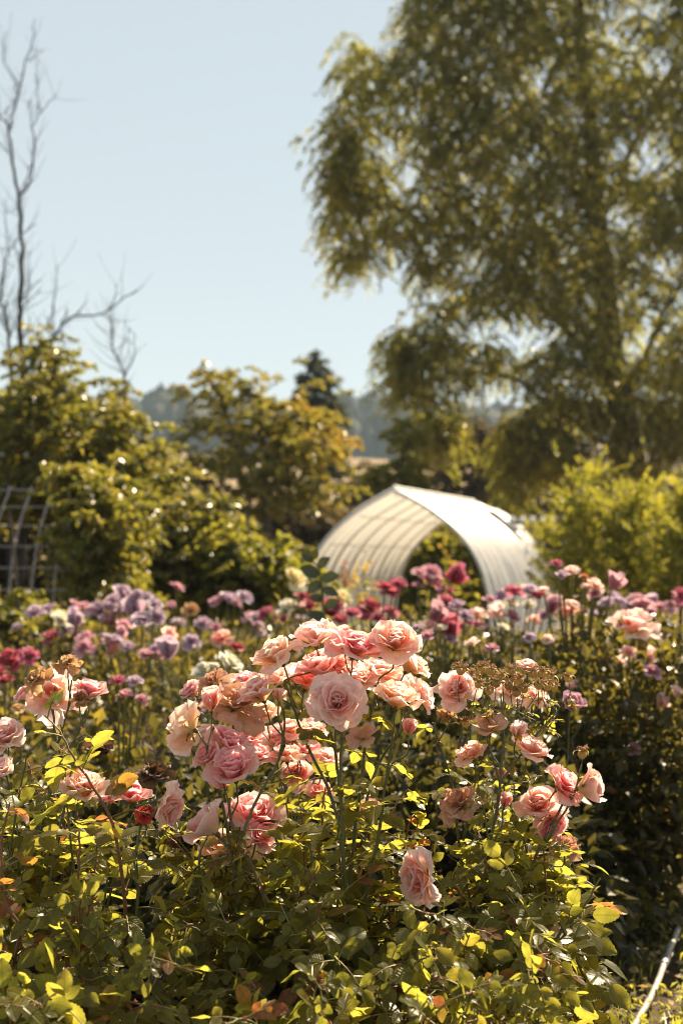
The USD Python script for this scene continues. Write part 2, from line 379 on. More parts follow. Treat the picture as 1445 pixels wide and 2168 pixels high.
def crown(poly, Y, half, nb, per, ll, lw, seed, droop=0.6, length=0.5, holes=(), thr=0.40, freq=0.011, hang=0.5, tint=(0.1, 0.9), up=0.2, wisp=.16):
    """Leaves on drooping sprays inside an outline seen at depth Y, as thick as the outline is wide."""
    r = np.random.default_rng(seed)
    pg = Polygon(poly).buffer(0)
    x0, y0, x1, y1 = pg.bounds
    q = np.stack([r.uniform(x0, x1, nb * 6), r.uniform(y0, y1, nb * 6)], -1)
    q = q[contains_xy(pg, q[:, 0], q[:, 1])]
    for hx, hy, hr in holes:
        q = q[((q[:, 0] - hx) ** 2 + (q[:, 1] - hy) ** 2) > hr ** 2 * r.uniform(0.5, 1.1, len(q))]
    d = distance(pg.exterior, shp_points(q))
    dm = max(d.max(), 1)
    keep = clumps(np.c_[q, np.full(len(q), seed * 7.7)], freq, seed, thr + 0.04 - 0.17 * np.clip(d / dm, 0, 1))
    q, d = q[keep][:nb], d[keep][:nb]
    stray = r.random(len(q)) < wisp
    q[stray] += r.normal(0, 24, (stray.sum(), 2)) - [0, 12]
    hw = half * np.sqrt(np.clip(d / dm, 0.03, 1))
    pos = P(q[:, 0], q[:, 1], Y + hw * r.uniform(-1, 1, len(q)))
    m = len(pos)
    az = r.uniform(0, 2 * np.pi, m)
    d0 = unit(np.stack([np.cos(az), np.sin(az), r.normal(up, 0.35, m)], -1))
    Lb = length * r.uniform(0.6, 1.3, m)
    s = (np.arange(per) + 0.5) / per
    s = s[None] * np.ones((m, 1)) + r.uniform(-.5, .5, (m, per)) / per
    pts = pos[:, None] + d0[:, None] * (s * Lb[:, None])[..., None]
    pts[..., 2] -= droop * Lb[:, None] * s ** 2
    X = d0[:, None] * np.ones((1, per, 1)) + r.normal(0, 0.6, (m, per, 3))
    X[..., 2] -= hang + 1.2 * droop * s
    N = r.normal(0, 1, (m, per, 3)) + np.array([0, 0, 0.7])
    k = m * per
    ti = np.clip(np.repeat(meshkit.noise(np.c_[q, np.zeros(m)] * freq * 2.2, seed + 3), per) * 0.7 + r.normal(0.15, 0.22, k), 0, 1)
    ti = tint[0] + (tint[1] - tint[0]) * ti
    pts = pts.reshape(k, 3) + r.normal(0, 0.02 * length, (k, 3))
    le = ll * r.uniform(0.65, 1.25, k)
    return scatter(FAR2V if Y > 20 else FARV, FAR2F if Y > 20 else FARF, pts, X.reshape(k, 3), N.reshape(k, 3), le, le * lw, ti)


def dome_leaves(c, rx, ry, h, n, ll, lw, seed, tint=(0.05, 0.85), bottom=0.1):
    """Leaves through a bush-shaped volume standing on the ground at c, denser towards its outside."""
    r = np.random.default_rng(seed)
    az = r.uniform(0, 2 * np.pi, n)
    cz = r.uniform(-0.15, 1, n)
    rad = r.uniform(0.15, 1, n) ** 0.5
    lump = 0.75 + 0.5 * meshkit.fbm(np.stack([np.cos(az) * 2.2, np.sin(az) * 2.2, cz * 2.2], -1) + seed * 3.1, 3, seed)
    sz = np.sqrt(np.clip(1 - cz ** 2, 0, 1))
    p = np.stack([np.cos(az) * sz * rx * lump, np.sin(az) * sz * ry * lump, bottom * h + (h * (1 - bottom)) * np.clip(cz, -0.15, 1) * lump * 0.95], -1) * np.stack([rad, rad, rad], -1) + np.asarray(c)
    out = unit(p - (np.asarray(c) + [0, 0, h * 0.35]))
    X = out * 0.8 + r.normal(0, 0.6, (n, 3)) - np.array([0, 0, 0.25])
    N = r.normal(0, 0.7, (n, 3)) + np.array([0, 0, 1.0])
    ti = np.clip(r.normal(0.4, 0.25, n), 0, 1)
    le = ll * r.uniform(0.6, 1.3, n)
    return scatter(FARV, FARF, p, X, N, le, le * lw, tint[0] + (tint[1] - tint[0]) * ti)


# ------------------------------------------------------------------ roses
def petal(L, W, th0, th1, pw, cup, curl, ruff, r, nu=7, nv=7, base=0.0, rise=0.0):
    v = np.linspace(0, 1, nv)
    u = np.linspace(-1, 1, nu)
    th = th0 + (th1 - th0) * v ** pw + curl * np.clip((v - 0.62) / 0.38, 0, 1) ** 2
    dv = 1 / (nv - 1)
    thm = 0.5 * (th[1:] + th[:-1])
    rr = np.concatenate([[0], np.cumsum(np.sin(thm))]) * dv * L
    zz = np.concatenate([[0], np.cumsum(np.cos(thm))]) * dv * L
    U, Vg = np.meshgrid(u, v, indexing='ij')
    short = 1 - 0.20 * np.abs(U) ** 2.4 + 0.05 * (np.abs(U) < 0.15)
    Ve = Vg * short
    ri, zi, ti = np.interp(Ve, v, rr), np.interp(Ve, v, zz), np.interp(Ve, v, th)
    w = W * (0.18 + 0.82 * np.sin(np.pi * 0.5 * np.clip(Ve * 1.25, 0, 1)) ** 0.9) * (1 - 0.12 * np.clip(Ve - 0.8, 0, 1) * 5)
    k = max(cup, 1e-3)
    lat = w * np.sin(k * U) / k
    inw = w * (1 - np.cos(k * U)) / k
    ph = r.uniform(0, 6.28, 4)
    ruffle = ruff * L * Vg ** 2.2 * (np.sin(U * 4.2 + ph[0]) * 0.6 + np.sin(U * 8.5 + ph[1]) * 0.35 * Vg + 0.5 * np.sin(Vg * 6 + ph[2]) * U)
    inw = inw + ruffle
    R = base + ri - inw * np.cos(ti)
    Z = rise + zi + inw * np.sin(ti)
    V = np.stack([R, lat, Z], -1).reshape(-1, 3)
    return V, grid_faces(nu, nv), np.stack([(U * 0.5 + 0.5).ravel(), Vg.ravel()], -1)


def rose_petals(D, kind, seed, n=None, res=7):
    """List of (V, F, uv, tint) in the bloom's own frame: axis +z, base at the origin."""
    r = np.random.default_rng(seed)
    spec = {  # count, outermost opening (deg), inner opening, outer curl, ruffle, petal length / D
        'full': (26, 100, -14, 30, 0.105, 0.54), 'cup': (26, 68, -18, 24, 0.08, 0.60), 'open': (22, 106, 4, 24, 0.12, 0.55),
        'bud': (9, 16, -10, 14, 0.03, 1.15), 'loose': (7, 120, 25, 20, 0.14, 0.62), 'wilt': (18, 150, 10, 40, 0.20, 0.62), 'single': (10, 92, 62, 16, 0.11, 0.52)}[kind]
    cnt, tho, thi, curl, ruff, ll = spec
    cnt = n or cnt + int(r.integers(-4, 4)) * (kind in ('full', 'cup', 'open'))
    tho = tho * r.uniform(.80, 1.06)
    L0 = D * ll
    out = []
    for i in range(cnt):
        t = i / (cnt - 1)
        az = i * 2.39996 + r.normal(0, 0.25)
        te = t ** (0.85 if kind in ('full', 'open') else 1.0)
        th1 = math.radians(thi + (tho - thi) * te + r.normal(0, 9))
        th0 = math.radians(max(2, 0.62 * (thi + (tho - thi) * te)) + r.normal(0, 4))
        if kind in ('full', 'cup', 'open') and t > 0.82 and r.random() < 0.35:
            th1 += math.radians(r.uniform(12, 45))
        L = L0 * (0.62 + 0.38 * t ** 0.7) * r.uniform(0.9, 1.08)
        W = L0 * (0.34 + 0.22 * t) * r.uniform(0.88, 1.12)
        cup = (1.35 - 0.75 * t) if kind != 'loose' else 0.6
        V, F, uv = petal(L, W, th0, th1, 1.3, cup, math.radians(curl * t * r.uniform(0.3, 1.6)), ruff * (0.6 + 0.8 * t) * r.uniform(0.6, 1.4), r, res, res,
                         base=D * (0.012 + 0.035 * t), rise=D * 0.06 * (1 - t))
        tw = r.normal(0, 0.12)
        V = V @ np.array([[1, 0, 0], [0, math.cos(tw), math.sin(tw)], [0, -math.sin(tw), math.cos(tw)]])
        c, s = math.cos(az), math.sin(az)
        V = V @ np.array([[c, s, 0], [-s, c, 0], [0, 0, 1]])
        if kind == 'wilt':
            V = V + (meshkit.noise(V / D * 9 + seed, seed)[:, None] - 0.5) * D * 0.10
        out.append((V, F, uv, t))
    return out


def basis(axis, spin):
    a = unit(axis)
    x = unit(np.cross([0.3, 0.9, 0.1], a)) if abs(a[1]) < 0.9 else unit(np.cross([1.0, 0, 0], a))
    y = np.cross(a, x)
    c, s = math.cos(spin), math.sin(spin)
    return np.stack([c * x + s * y, -s * x + c * y, a])


def lathe(profile, sides=8):
    p = np.asarray(profile, float)
    ang = np.arange(sides + 1) / sides * 2 * np.pi
    V = np.stack([p[:, 0, None] * np.cos(ang), p[:, 0, None] * np.sin(ang), p[:, 1, None] * np.ones_like(ang)], -1).reshape(-1, 3)
    return V, grid_faces(len(p), sides + 1)


def sepals(D, r, reflex, n=5, long=0.34):
    s = Soup()
    for k in range(n):
        a = k / n * 6.283 + r.normal(0, 0.1)
        V, F, uv = petal(D * long * r.uniform(.8, 1.2), D * 0.055, math.radians(40), math.radians(reflex + r.normal(0, 15)), 1.0, 0.5, math.radians(r.uniform(0, 50)), 0.05, r, 3, 5, base=D * 0.02)
        V[:, 1] *= np.interp(uv[:, 1], [0, .5, 1], [1, .8, .15])
        c, sn = math.cos(a), math.sin(a)
        s.add(V @ np.array([[c, sn, 0], [-sn, c, 0], [0, 0, 1]]), F, r.random(), uv)
    return s


def calyx(D, r, reflex=110):
    s = sepals(D, r, reflex)
    V, F = lathe([(0.004, -0.055), (0.026, -0.05), (0.042, -0.02), (0.036, 0.012), (0.02, 0.02)], 8)
    s.add(V * D * 1.3, F, 0.3)
    return s


# ------------------------------------------------------------------ ground, hills, forest, haze
def terrain_z(x, y):
    y = np.asarray(y, float)
    z = np.interp(y, [0, 90, 200, 420, 520, 900, 1300, 1900, 2600], [0, 0, 7, 31, 38, 82, 110, 196, 200])
    n = meshkit.fbm(np.stack([x / 260, y / 260, 0 * x], -1), 4, 5) - 0.5
    side = np.interp(x / np.maximum(y, 1), [-.24, -.15, -.12, -.05, 0, .06, .12, .3], [0.9, 1.0, 1.06, .98, 1.03, .97, .93, .98])
    return z * side + n * np.clip((y - 90) / 400, 0, 1) * 22


def build_ground():
    ys = np.concatenate([np.linspace(-30, 1, 8), np.linspace(1.3, 12, 70), np.linspace(12.4, 90, 80)])
    u = np.linspace(-1, 1, 90)
    X = np.sign(u) * np.abs(u) ** 2.6
    G = np.stack(np.meshgrid(ys, X, indexing='ij'), -1)
    y, x = G[..., 0], G[..., 1] * 120
    z = 0.05 * (meshkit.fbm(np.stack([x * 1.5, y * 1.5, 0 * x], -1), 4, 2) - 0.5) + 0.02 * (meshkit.fbm(np.stack([x * 9, y * 9, 0 * x], -1), 3, 4) - 0.5)
    z = z * np.clip(1.2 - y / 90, 0, 1)
    g = mat(stage, LK + 'ground', {
        'g': ('geometry', {}), 'xyz': ('separate_xyz', {}),
        'n1': ('noise_texture', {'scale': 22.0, 'detail': 8.0, 'roughness': 0.7}), 'n2': ('noise_texture', {'scale': 0.7, 'detail': 4.0}), 'v': ('voronoi_texture', {'scale': 34.0}),
        'soil': ('rgb_ramp', {'ramp': [(0.3, (.028, .019, .011)), (.52, (.075, .05, .027)), (.62, (.13, .085, .045)), (.8, (.20, .14, .07))]}),
        'dry': ('rgb_ramp', {'ramp': [(0.3, (.11, .085, .03)), (.5, (.22, .165, .06)), (.75, (.34, .26, .11))]}),
        'w': ('math', {'math_type': 'multiply_add', 'value2': 5.0, 'value3': -2.5}), 'ys': ('math', {'math_type': 'add'}),
        'k': ('map_range', {'from_min': 15.0, 'from_max': 26.0, 'to_min': 0.0, 'to_max': 1.0, 'clamp': True}), 'm': ('mix', {}),
        'b': ('bump', {'strength': 0.8, 'distance': 0.02}), 'p': ('principled_bsdf', {'roughness': 0.95, 'specular_ior_level': 0.2})},
        [('g.position', 'n1.vector'), ('g.position', 'n2.vector'), ('g.position', 'v.vector'), ('g.position', 'xyz.vector'), ('n1.fac', 'soil.fac'), ('n1.fac', 'dry.fac'),
         ('n2.fac', 'w.value1'), ('w.value', 'ys.value1'), ('xyz.y', 'ys.value2'), ('ys.value', 'k.value'), ('k.result', 'm.fac'), ('soil.color', 'm.color1'), ('dry.color', 'm.color2'),
         ('m.color', 'p.base_color'), ('n1.fac', 'b.height'), ('b.normal', 'p.normal')], surface='p.BSDF')
    M('/World', 'ground', np.stack([x, y, z], -1).reshape(-1, 3), grid_faces(len(ys), len(u)), g, label='brown soil of the rose bed turning to dry straw field behind', kind='structure')
    ys = np.concatenate([np.linspace(88, 520, 60), np.linspace(530, 2600, 60)])
    u = np.linspace(-1, 1, 110)
    y = ys[:, None] * np.ones(110)
    x = u[None] * (200 + ys[:, None] * 0.75)
    z = terrain_z(x, y) - 0.06
    z[0] -= 0.5
    h = mat(stage, LK + 'hills', {
        'g': ('geometry', {}), 'xyz': ('separate_xyz', {}), 'n': ('noise_texture', {'scale': 0.02, 'detail': 8.0, 'roughness': 0.7}), 'w': ('math', {'math_type': 'multiply_add', 'value2': 160.0, 'value3': -80.0}),
        'ys': ('math', {'math_type': 'add'}), 'k': ('map_range', {'from_min': 470.0, 'from_max': 500.0, 'clamp': True}), 'm': ('mix', {'color1': (.24, .165, .085), 'color2': (.035, .042, .022)}),
        'p': ('principled_bsdf', {'roughness': 1.0, 'specular_ior_level': 0.1})},
        [('g.position', 'n.vector'), ('g.position', 'xyz.vector'), ('n.fac', 'w.value1'), ('w.value', 'ys.value1'), ('xyz.y', 'ys.value2'), ('ys.value', 'k.value'), ('k.result', 'm.fac'), ('m.color', 'p.base_color')], surface='p.BSDF')
    M('/World', 'hills', np.stack([x, y, z], -1).reshape(-1, 3), grid_faces(len(ys), 110), h, label='blue wooded hills with a tan field at their foot', kind='structure')
    # the forest on the hills: one mass of tree crowns
    r = np.random.default_rng(77)
    n = 9000
    yy = 500 + 1700 * r.random(n) ** 0.9
    xx = yy * r.uniform(-.30, .30, n)
    zz = terrain_z(xx, yy)
    import trimesh
    protos = UsdGeom.PointInstancer.Define(stage, '/World/hill_forest')
    for k in range(4):
        ico = trimesh.creation.icosphere(2, 1.0)
        v = ico.vertices * (0.7 + 0.6 * meshkit.fbm(ico.vertices * 2.5 + k * 9, 3, k))[:, None]
        v = v * ([1, 1, 1.5] if k < 2 else [0.7, 0.7, 2.0])
        if k >= 2:
            v[:, :2] *= (1 - 0.42 * np.clip(v[:, 2:] / 2, -1, 1))
        M('/World/hill_forest', 'tree_crown', v + [0, 0, 0.9], ico.faces, m_forest, smooth=True)
    protos.CreatePrototypesRel().SetTargets([Sdf.Path('/World/hill_forest/tree_crown' + (f'_{k:03d}' if k else '')) for k in range(4)])
    protos.CreateProtoIndicesAttr(Vt.IntArray.FromNumpy(r.integers(0, 4, n).astype(np.int32)))
    protos.CreatePositionsAttr(Vt.Vec3fArray.FromNumpy(np.stack([xx, yy, zz], -1).astype(np.float32)))
    sc = r.uniform(4.5, 9, n)
    protos.CreateScalesAttr(Vt.Vec3fArray.FromNumpy(np.stack([sc, sc, sc], -1).astype(np.float32)))
    setdata(protos, 'dark wooded mass of trees covering the far hills', 'forest', None, 'stuff')


m_forest = noisy('forest', [(0.3, (.022, .028, .014)), (.7, (.05, .055, .025))], 0.4, 1.0, 0.8, 1.5)
build_ground()

hz = mat(stage, LK + 'haze', {'v': ('principled_volume', {'color': (.62, .80, 1.0), 'density': 0.00032, 'anisotropy': 0.0})}, [], volume='v.volume')
V, F = box(0, 1350, 135, 4400, 2790, 276)
M('/World', 'haze', V, F, hz, smooth=False, label='thin bluish summer haze over the far hills', kind='stuff')

# ------------------------------------------------------------------ far trees, house
GROUPS = {'background_tree': 'trees and thickets in the background', 'hedge_bush': 'hedge bushes on the left', 'lime_shrub': 'lime green shrubs on the right'}


def simple_tree(name, label, poly, Y, half, nb, per, ll, lw, seed, material, trunk, category='tree', twigs=(), **k):
    base = trunk[0]
    o = P(base[0], base[1], Y)
    o[2] = 0
    path, org = thing(name, label, category, o, GROUPS.get(name))
    pts = np.array([[o[0], o[1], -0.05]] + [P(x, y, Y) for x, y in trunk[1:]])
    r0 = k.pop('radius', 0.1)
    c = spline(pts, 10)
    V, F = tube(c, np.linspace(r0, r0 * 0.35, 10), 8)
    M(path, 'trunk', V, F, k.pop('trunk_mat', m_bark), org)
    for tw, rad in twigs:
        c = spline([P(x, y, Y + dy) for x, y, dy in tw], 8)
        V, F = tube(c, np.linspace(rad, rad * 0.3, 8), 6)
        M(path, 'limb', V, F, m_bark, org)
    V, F, t = crown(poly, Y, half, nb, per, ll, lw, seed, **k)
    M(path, 'crown', V, F, material, org, tint=t, smooth=False)
    return path, org


simple_tree('conifer_tree', 'dark pointed conifer rising behind the yellowing tree in the middle', [(666, 738), (654, 770), (636, 806), (640, 815), (618, 850), (612, 900), (610, 1010), (740, 1010), (724, 900), (716, 850), (702, 800), (680, 770)], 62, 1.0, 700, 34, .20, .3, 41, m_conifer,
            [(668, 1200), (667, 900), (665, 760)], radius=.16, droop=.4, length=.42, thr=.25, wisp=0.0)
simple_tree('slender_tree', 'slender olive green tree standing just left above the white hoop shelter', [(850, 878), (826, 930), (800, 985), (786, 1040), (800, 1120), (890, 1120), (900, 1000), (882, 930)], 32, .6, 420, 40, .11, .45, 42, m_treeleaf,
            [(848, 1290), (848, 1050), (850, 900)], radius=.07, droop=.3, length=.35, thr=.36, tint=(.2, .9))
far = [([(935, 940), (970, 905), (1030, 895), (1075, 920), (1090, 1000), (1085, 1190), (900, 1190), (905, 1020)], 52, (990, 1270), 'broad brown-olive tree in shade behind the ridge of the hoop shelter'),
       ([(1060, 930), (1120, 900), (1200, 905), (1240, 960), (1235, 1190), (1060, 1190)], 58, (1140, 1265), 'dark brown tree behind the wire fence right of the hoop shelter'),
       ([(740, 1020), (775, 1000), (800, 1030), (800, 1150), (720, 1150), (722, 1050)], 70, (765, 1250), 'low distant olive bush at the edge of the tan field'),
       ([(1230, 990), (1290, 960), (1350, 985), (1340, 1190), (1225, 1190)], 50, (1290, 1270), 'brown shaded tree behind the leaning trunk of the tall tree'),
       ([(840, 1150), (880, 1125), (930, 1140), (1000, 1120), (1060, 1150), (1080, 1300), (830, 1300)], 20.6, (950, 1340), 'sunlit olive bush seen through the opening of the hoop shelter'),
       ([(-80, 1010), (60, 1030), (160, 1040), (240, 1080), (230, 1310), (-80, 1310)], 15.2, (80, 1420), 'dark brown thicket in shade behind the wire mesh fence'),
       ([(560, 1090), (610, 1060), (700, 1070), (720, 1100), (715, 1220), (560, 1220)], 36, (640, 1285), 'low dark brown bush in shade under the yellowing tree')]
for k, (poly, Y, b, lab) in enumerate(far):
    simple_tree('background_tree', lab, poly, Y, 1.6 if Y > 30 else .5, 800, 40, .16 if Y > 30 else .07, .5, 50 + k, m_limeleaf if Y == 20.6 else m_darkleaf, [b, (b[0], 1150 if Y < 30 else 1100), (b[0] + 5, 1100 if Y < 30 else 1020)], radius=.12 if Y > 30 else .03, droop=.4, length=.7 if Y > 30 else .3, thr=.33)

# house behind the shrubs on the right
m_wall = noisy('house_wall', [(0.3, (.10, .072, .062)), (.7, (.15, .11, .095))], 6, 0.85, 0.2, 0.01)
m_roof = noisy('house_roof', [(0.3, (.16, .12, .115)), (.7, (.24, .19, .18))], 3, 0.8, 0.4, 0.02)
m_white = noisy('white_trim', [(0.3, (.62, .60, .56)), (.7, (.74, .72, .68))], 10, 0.5, 0.1, 0.003)
m_pane = mat(stage, LK + 'window_pane', {'t': ('transparent_bsdf', {'color': (.75, .78, .8)}), 'g': ('glossy_bsdf', {'color': (.9, .9, .9), 'roughness': 0.05}), 'f': ('fresnel', {'IOR': 1.6}), 'm': ('mix_closure', {})},
             [('f.fac', 'm.fac'), ('t.BSDF', 'm.closure1'), ('g.BSDF', 'm.closure2')], surface='m.closure')
hp, ho = thing('house', 'brown house with a white framed window half hidden behind the right shrubs', 'house', (10.3, 46, 0))
x0, x1, yw = 7.9, 13.5, 44.0
wx, wz, ww, wh = 9.82, 3.62, .46, .72
for cx, cz, sx, sz in ((0.5 * (x0 + wx - ww / 2), 2.0, wx - ww / 2 - x0, 4.0), (0.5 * (x1 + wx + ww / 2), 2.0, x1 - wx - ww / 2, 4.0), (wx, 0.5 * (wz - wh / 2), ww, wz - wh / 2), (wx, 0.5 * (4.0 + wz + wh / 2), ww, 4.0 - wz - wh / 2)):
    V, F = box(cx, yw, cz, sx - .004, .2, sz)
    M(hp, 'wall', V, F, m_wall, ho, smooth=False)
for cx, cy, sx, sy in ((x0 + .1, 46.2, .2, 4.1), (x1 - .1, 46.2, .2, 4.1), (10.7, 48.4, 5.6, .2)):
    V, F = box(cx, cy, 2.0, sx, sy, 4.0)
    M(hp, 'wall', V, F, m_wall, ho, smooth=False)
V = np.array([[x0 - .4, 43.4, 3.95], [x1 + .4, 43.4, 3.95], [x1 + .4, 46.2, 5.0], [x0 - .4, 46.2, 5.0], [x0 - .4, 49, 3.95], [x1 + .4, 49, 3.95]])
V = np.vstack([V, V + [0, 0, .12]])
F = np.array([[6, 7, 8], [6, 8, 9], [9, 8, 11], [9, 11, 10], [0, 2, 1], [0, 3, 2], [3, 5, 2], [3, 4, 5], [0, 1, 7], [0, 7, 6], [4, 10, 11], [4, 11, 5], [0, 6, 9], [0, 9, 3], [3, 9, 10], [3, 10, 4], [1, 2, 8], [1, 8, 7], [2, 5, 11], [2, 11, 8]])
M(hp, 'roof', V, F, m_roof, ho, smooth=False)
wpath = part_group(hp, 'window')
for cx, cz, sx, sz in ((wx - ww / 2, wz, .07, wh + .07), (wx + ww / 2, wz, .07, wh + .07), (wx, wz - wh / 2, ww - .075, .07), (wx, wz + wh / 2, ww - .075, .07), (wx, wz, ww - .075, .045)):
    V, F = box(cx, yw - .08, cz, sx, .1, sz)
    M(wpath, 'frame', V, F, m_white, ho, smooth=False)
V, F = box(wx, yw - .02, wz, ww - .08, .01, wh - .08)
M(wpath, 'pane', V, F, m_pane, ho, smooth=False)
V, F = box(wx, yw + .12, wz, ww, .01, wh)
M(wpath, 'curtain', V, F, m_white, ho, smooth=False)

# ------------------------------------------------------------------ the tall tree on the right
tp, to = thing('weeping_tree', 'tall dense tree with drooping olive foliage filling the upper right', 'tree', P(1345, 1275, 36) * [1, 1, 0])
tr = spline([[to[0], 36, -.1], P(1345, 1150, 36), P(1338, 1000, 36), P(1312, 860, 36), P(1290, 700, 36.2), P(1268, 480, 36.2), P(1245, 240, 36), P(1225, 20, 36), P(1215, -180, 36)], 26)
V, F = tube(tr, np.interp(np.arange(26), [0, 4, 12, 25], [.48, .40, .30, .08]), 12)
V += (meshkit.fbm(V * 3, 3, 1)[:, None] - .5) * .10
M(tp, 'trunk', V, F, m_bark, to)
for pts, rad in (([(1312, 860, 36), (1200, 700, 35.4), (1080, 560, 35), (960, 430, 34.6), (850, 340, 34.5)], .17), ([(1290, 700, 36.2), (1180, 560, 36.8), (1040, 330, 37), (900, 200, 37), (780, 160, 37)], .16),
                 ([(1268, 480, 36.2), (1160, 330, 35.6), (1060, 160, 35.4), (960, -20, 35.2)], .14), ([(1338, 1000, 36), (1230, 900, 35.2), (1080, 800, 34.8), (950, 740, 34.6), (880, 720, 34.4)], .13),
                 ([(1312, 860, 36), (1380, 720, 36), (1450, 560, 36.2), (1540, 420, 36.4)], .16), ([(1268, 480, 36.2), (1340, 320, 36.6), (1430, 120, 36.6), (1500, -60, 37)], .14),
                 ([(1245, 240, 36), (1160, 60, 36.4), (1110, -150, 36.4)], .10), ([(1338, 1000, 36), (1420, 900, 35.2), (1520, 860, 34.6)], .10)):
    c = spline([P(q[0], q[1], q[2] + .7) for q in pts], 16)
    c[1:-1] += np.random.default_rng(int(rad * 1000)).normal(0, .05, (14, 3))
    V, F = tube(c, np.linspace(rad * .7, .02, 16), 8)
    M(tp, 'limb', V, F, m_bark, to)
poly = [(862, -10), (850, 70), (862, 110), (836, 135), (800, 120), (762, 100), (738, 62), (730, 110), (712, 150), (702, 215), (690, 280), (668, 360), (690, 410), (694, 480), (706, 540), (735, 610), (772, 645), (818, 600), (842, 640), (826, 720), (822, 800),
        (848, 850), (884, 905), (905, 965), (955, 940), (1010, 900), (1062, 900), (1070, 1000), (1092, 1085), (1125, 1010), (1150, 985), (1230, 1000), (1300, 985), (1360, 960), (1450, 985), (1560, 1000), (1620, 700), (1600, 300), (1560, 0), (1480, -180), (1330, -320), (1150, -340), (980, -250), (890, -120)]
holes = [(1000, 580, 22), (975, 660, 16), (1300, 440, 30), (1290, 520, 22), (1400, 125, 34), (1330, 730, 26), (1310, 800, 20), (1410, 550, 30), (880, 240, 22), (860, 380, 18), (840, 560, 24), (790, 230, 18), (860, 665, 20),
         (1065, 90, 14), (1030, 165, 14), (1225, 130, 16), (1270, 60, 16), (1110, 340, 16), (1080, 370, 14), (1200, 430, 16), (1380, 690, 24), (1420, 660, 22), (1340, 620, 20), (1240, 820, 14), (960, 830, 24), (1020, 860, 22), (1360, 880, 18), (1050, 700, 16), (760, 330, 14), (770, 470, 18), (800, 530, 18)]
V, F, t = crown(poly, 36, 2.8, 11500, 30, .115, .48, 21, droop=.95, length=.7, holes=[(a, b, c * 1.4) for a, b, c in holes], thr=.42, freq=.013, hang=.8, tint=(0, 1))
M(tp, 'crown', V, F, m_treeleaf, to, tint=t, smooth=False)

for k, (poly, nb) in enumerate([([(1056, 880), (1125, 890), (1115, 1000), (1100, 1095), (1078, 1085), (1064, 980)], 130), ([(880, 890), (965, 890), (955, 950), (915, 985), (895, 950)], 90), ([(1150, 900), (1230, 920), (1220, 1010), (1160, 1000)], 110), ([(815, 720), (870, 700), (880, 830), (850, 850), (825, 790)], 120), ([(1235, 850), (1320, 830), (1410, 860), (1430, 1000), (1330, 1015), (1240, 1000)], 190), ([(690, 270), (740, 250), (760, 420), (700, 440), (672, 370)], 150)]):
    V, F, t = crown(poly, 35.2, .5, nb, 30, .115, .48, 121 + k, droop=.95, length=.55, thr=.25, hang=.8, tint=(.1, 1))
    M(tp, 'hanging_spray', V, F, m_treeleaf, to, tint=t, smooth=False)

# ------------------------------------------------------------------ middle tree, left hedge trees, right shrubs
simple_tree('yellowing_tree', 'yellow and olive leaved small tree in front of the far hills', [(430, 785), (405, 830), (360, 850), (400, 900), (372, 960), (345, 1010), (350, 1080), (330, 1150), (350, 1250), (640, 1260), (690, 1100), (740, 1060), (752, 980), (740, 930), (720, 880), (690, 868), (640, 840), (600, 850), (575, 830), (560, 780), (548, 830), (520, 782), (470, 778)],
            21, 1.2, 980, 24, .085, .62, 61, m_hedgeleaf, [(560, 1360), (565, 1180), (560, 1000), (550, 850)], radius=.09, droop=.35, length=.32, thr=.43, freq=.018,
            holes=[(480, 870, 26), (420, 870, 20), (520, 860, 20), (480, 930, 20), (620, 1110, 40), (560, 1100, 26), (690, 1120, 30)], tint=(.1, 1),
            twigs=[([(562, 1050, 0), (500, 940, -.2), (470, 850, -.2), (440, 790, -.2)], .045), ([(562, 1050, 0), (640, 960, .2), (690, 900, .3)], .045), ([(560, 1150, 0), (450, 1050, -.4), (370, 980, -.4)], .04)])
hedges = [([(-60, 760), (0, 770), (40, 730), (110, 710), (130, 780), (190, 790), (240, 800), (262, 850), (250, 930), (255, 1050), (220, 1160), (160, 1080), (60, 1090), (0, 1120), (-60, 1120)], 13.6, 1.0, 1000, 'tall tangled hedge with yellow-green leaves at the left edge below the bare tree', (60, 1405)),
          ([(230, 850), (280, 870), (345, 930), (365, 1000), (360, 1060), (330, 1150), (300, 1300), (150, 1300), (150, 1000)], 13.0, .8, 900, 'golden green leafy hedge bush behind the wire mesh fence', (220, 1410)),
          ([(140, 1010), (200, 990), (250, 1010), (280, 1080), (300, 1180), (260, 1290), (150, 1290), (165, 1150)], 10.6, .45, 420, 'leafy vine climbing over the right end of the wire mesh fence', (220, 1440)),
          ([(300, 1040), (380, 1050), (440, 1040), (490, 1090), (540, 1150), (520, 1290), (250, 1300), (240, 1120)], 12.2, .6, 800, 'pale green bush with sunlit leaves right of the wire mesh fence', (370, 1430)),
          ([(430, 1150), (500, 1130), (560, 1160), (640, 1180), (670, 1290), (420, 1300)], 11.8, .4, 420, 'low bright green bush between the mesh fence and the hoop shelter', (530, 1440)),
          ([(-60, 1290), (0, 1270), (60, 1300), (110, 1290), (140, 1340), (-60, 1360)], 9.4, .3, 160, 'low yellow-green weeds at the left edge under the wire mesh fence', (30, 1500))]
for k, (poly, Y, half, nb, lab, b) in enumerate(hedges):
    simple_tree('hedge_bush', lab, poly, Y, half, nb, 24, .062, .66, 70 + k, m_hedgeleaf if k < 4 else m_limeleaf, [b, (b[0] + 5, 1250), (b[0] - 10, 1080), (b[0] + 10, 960 if k < 2 else 1180 if k < 5 else 1290)], 'bush', radius=.012,
                droop=.35, length=.26, thr=.46, freq=.024, tint=(0, .85))
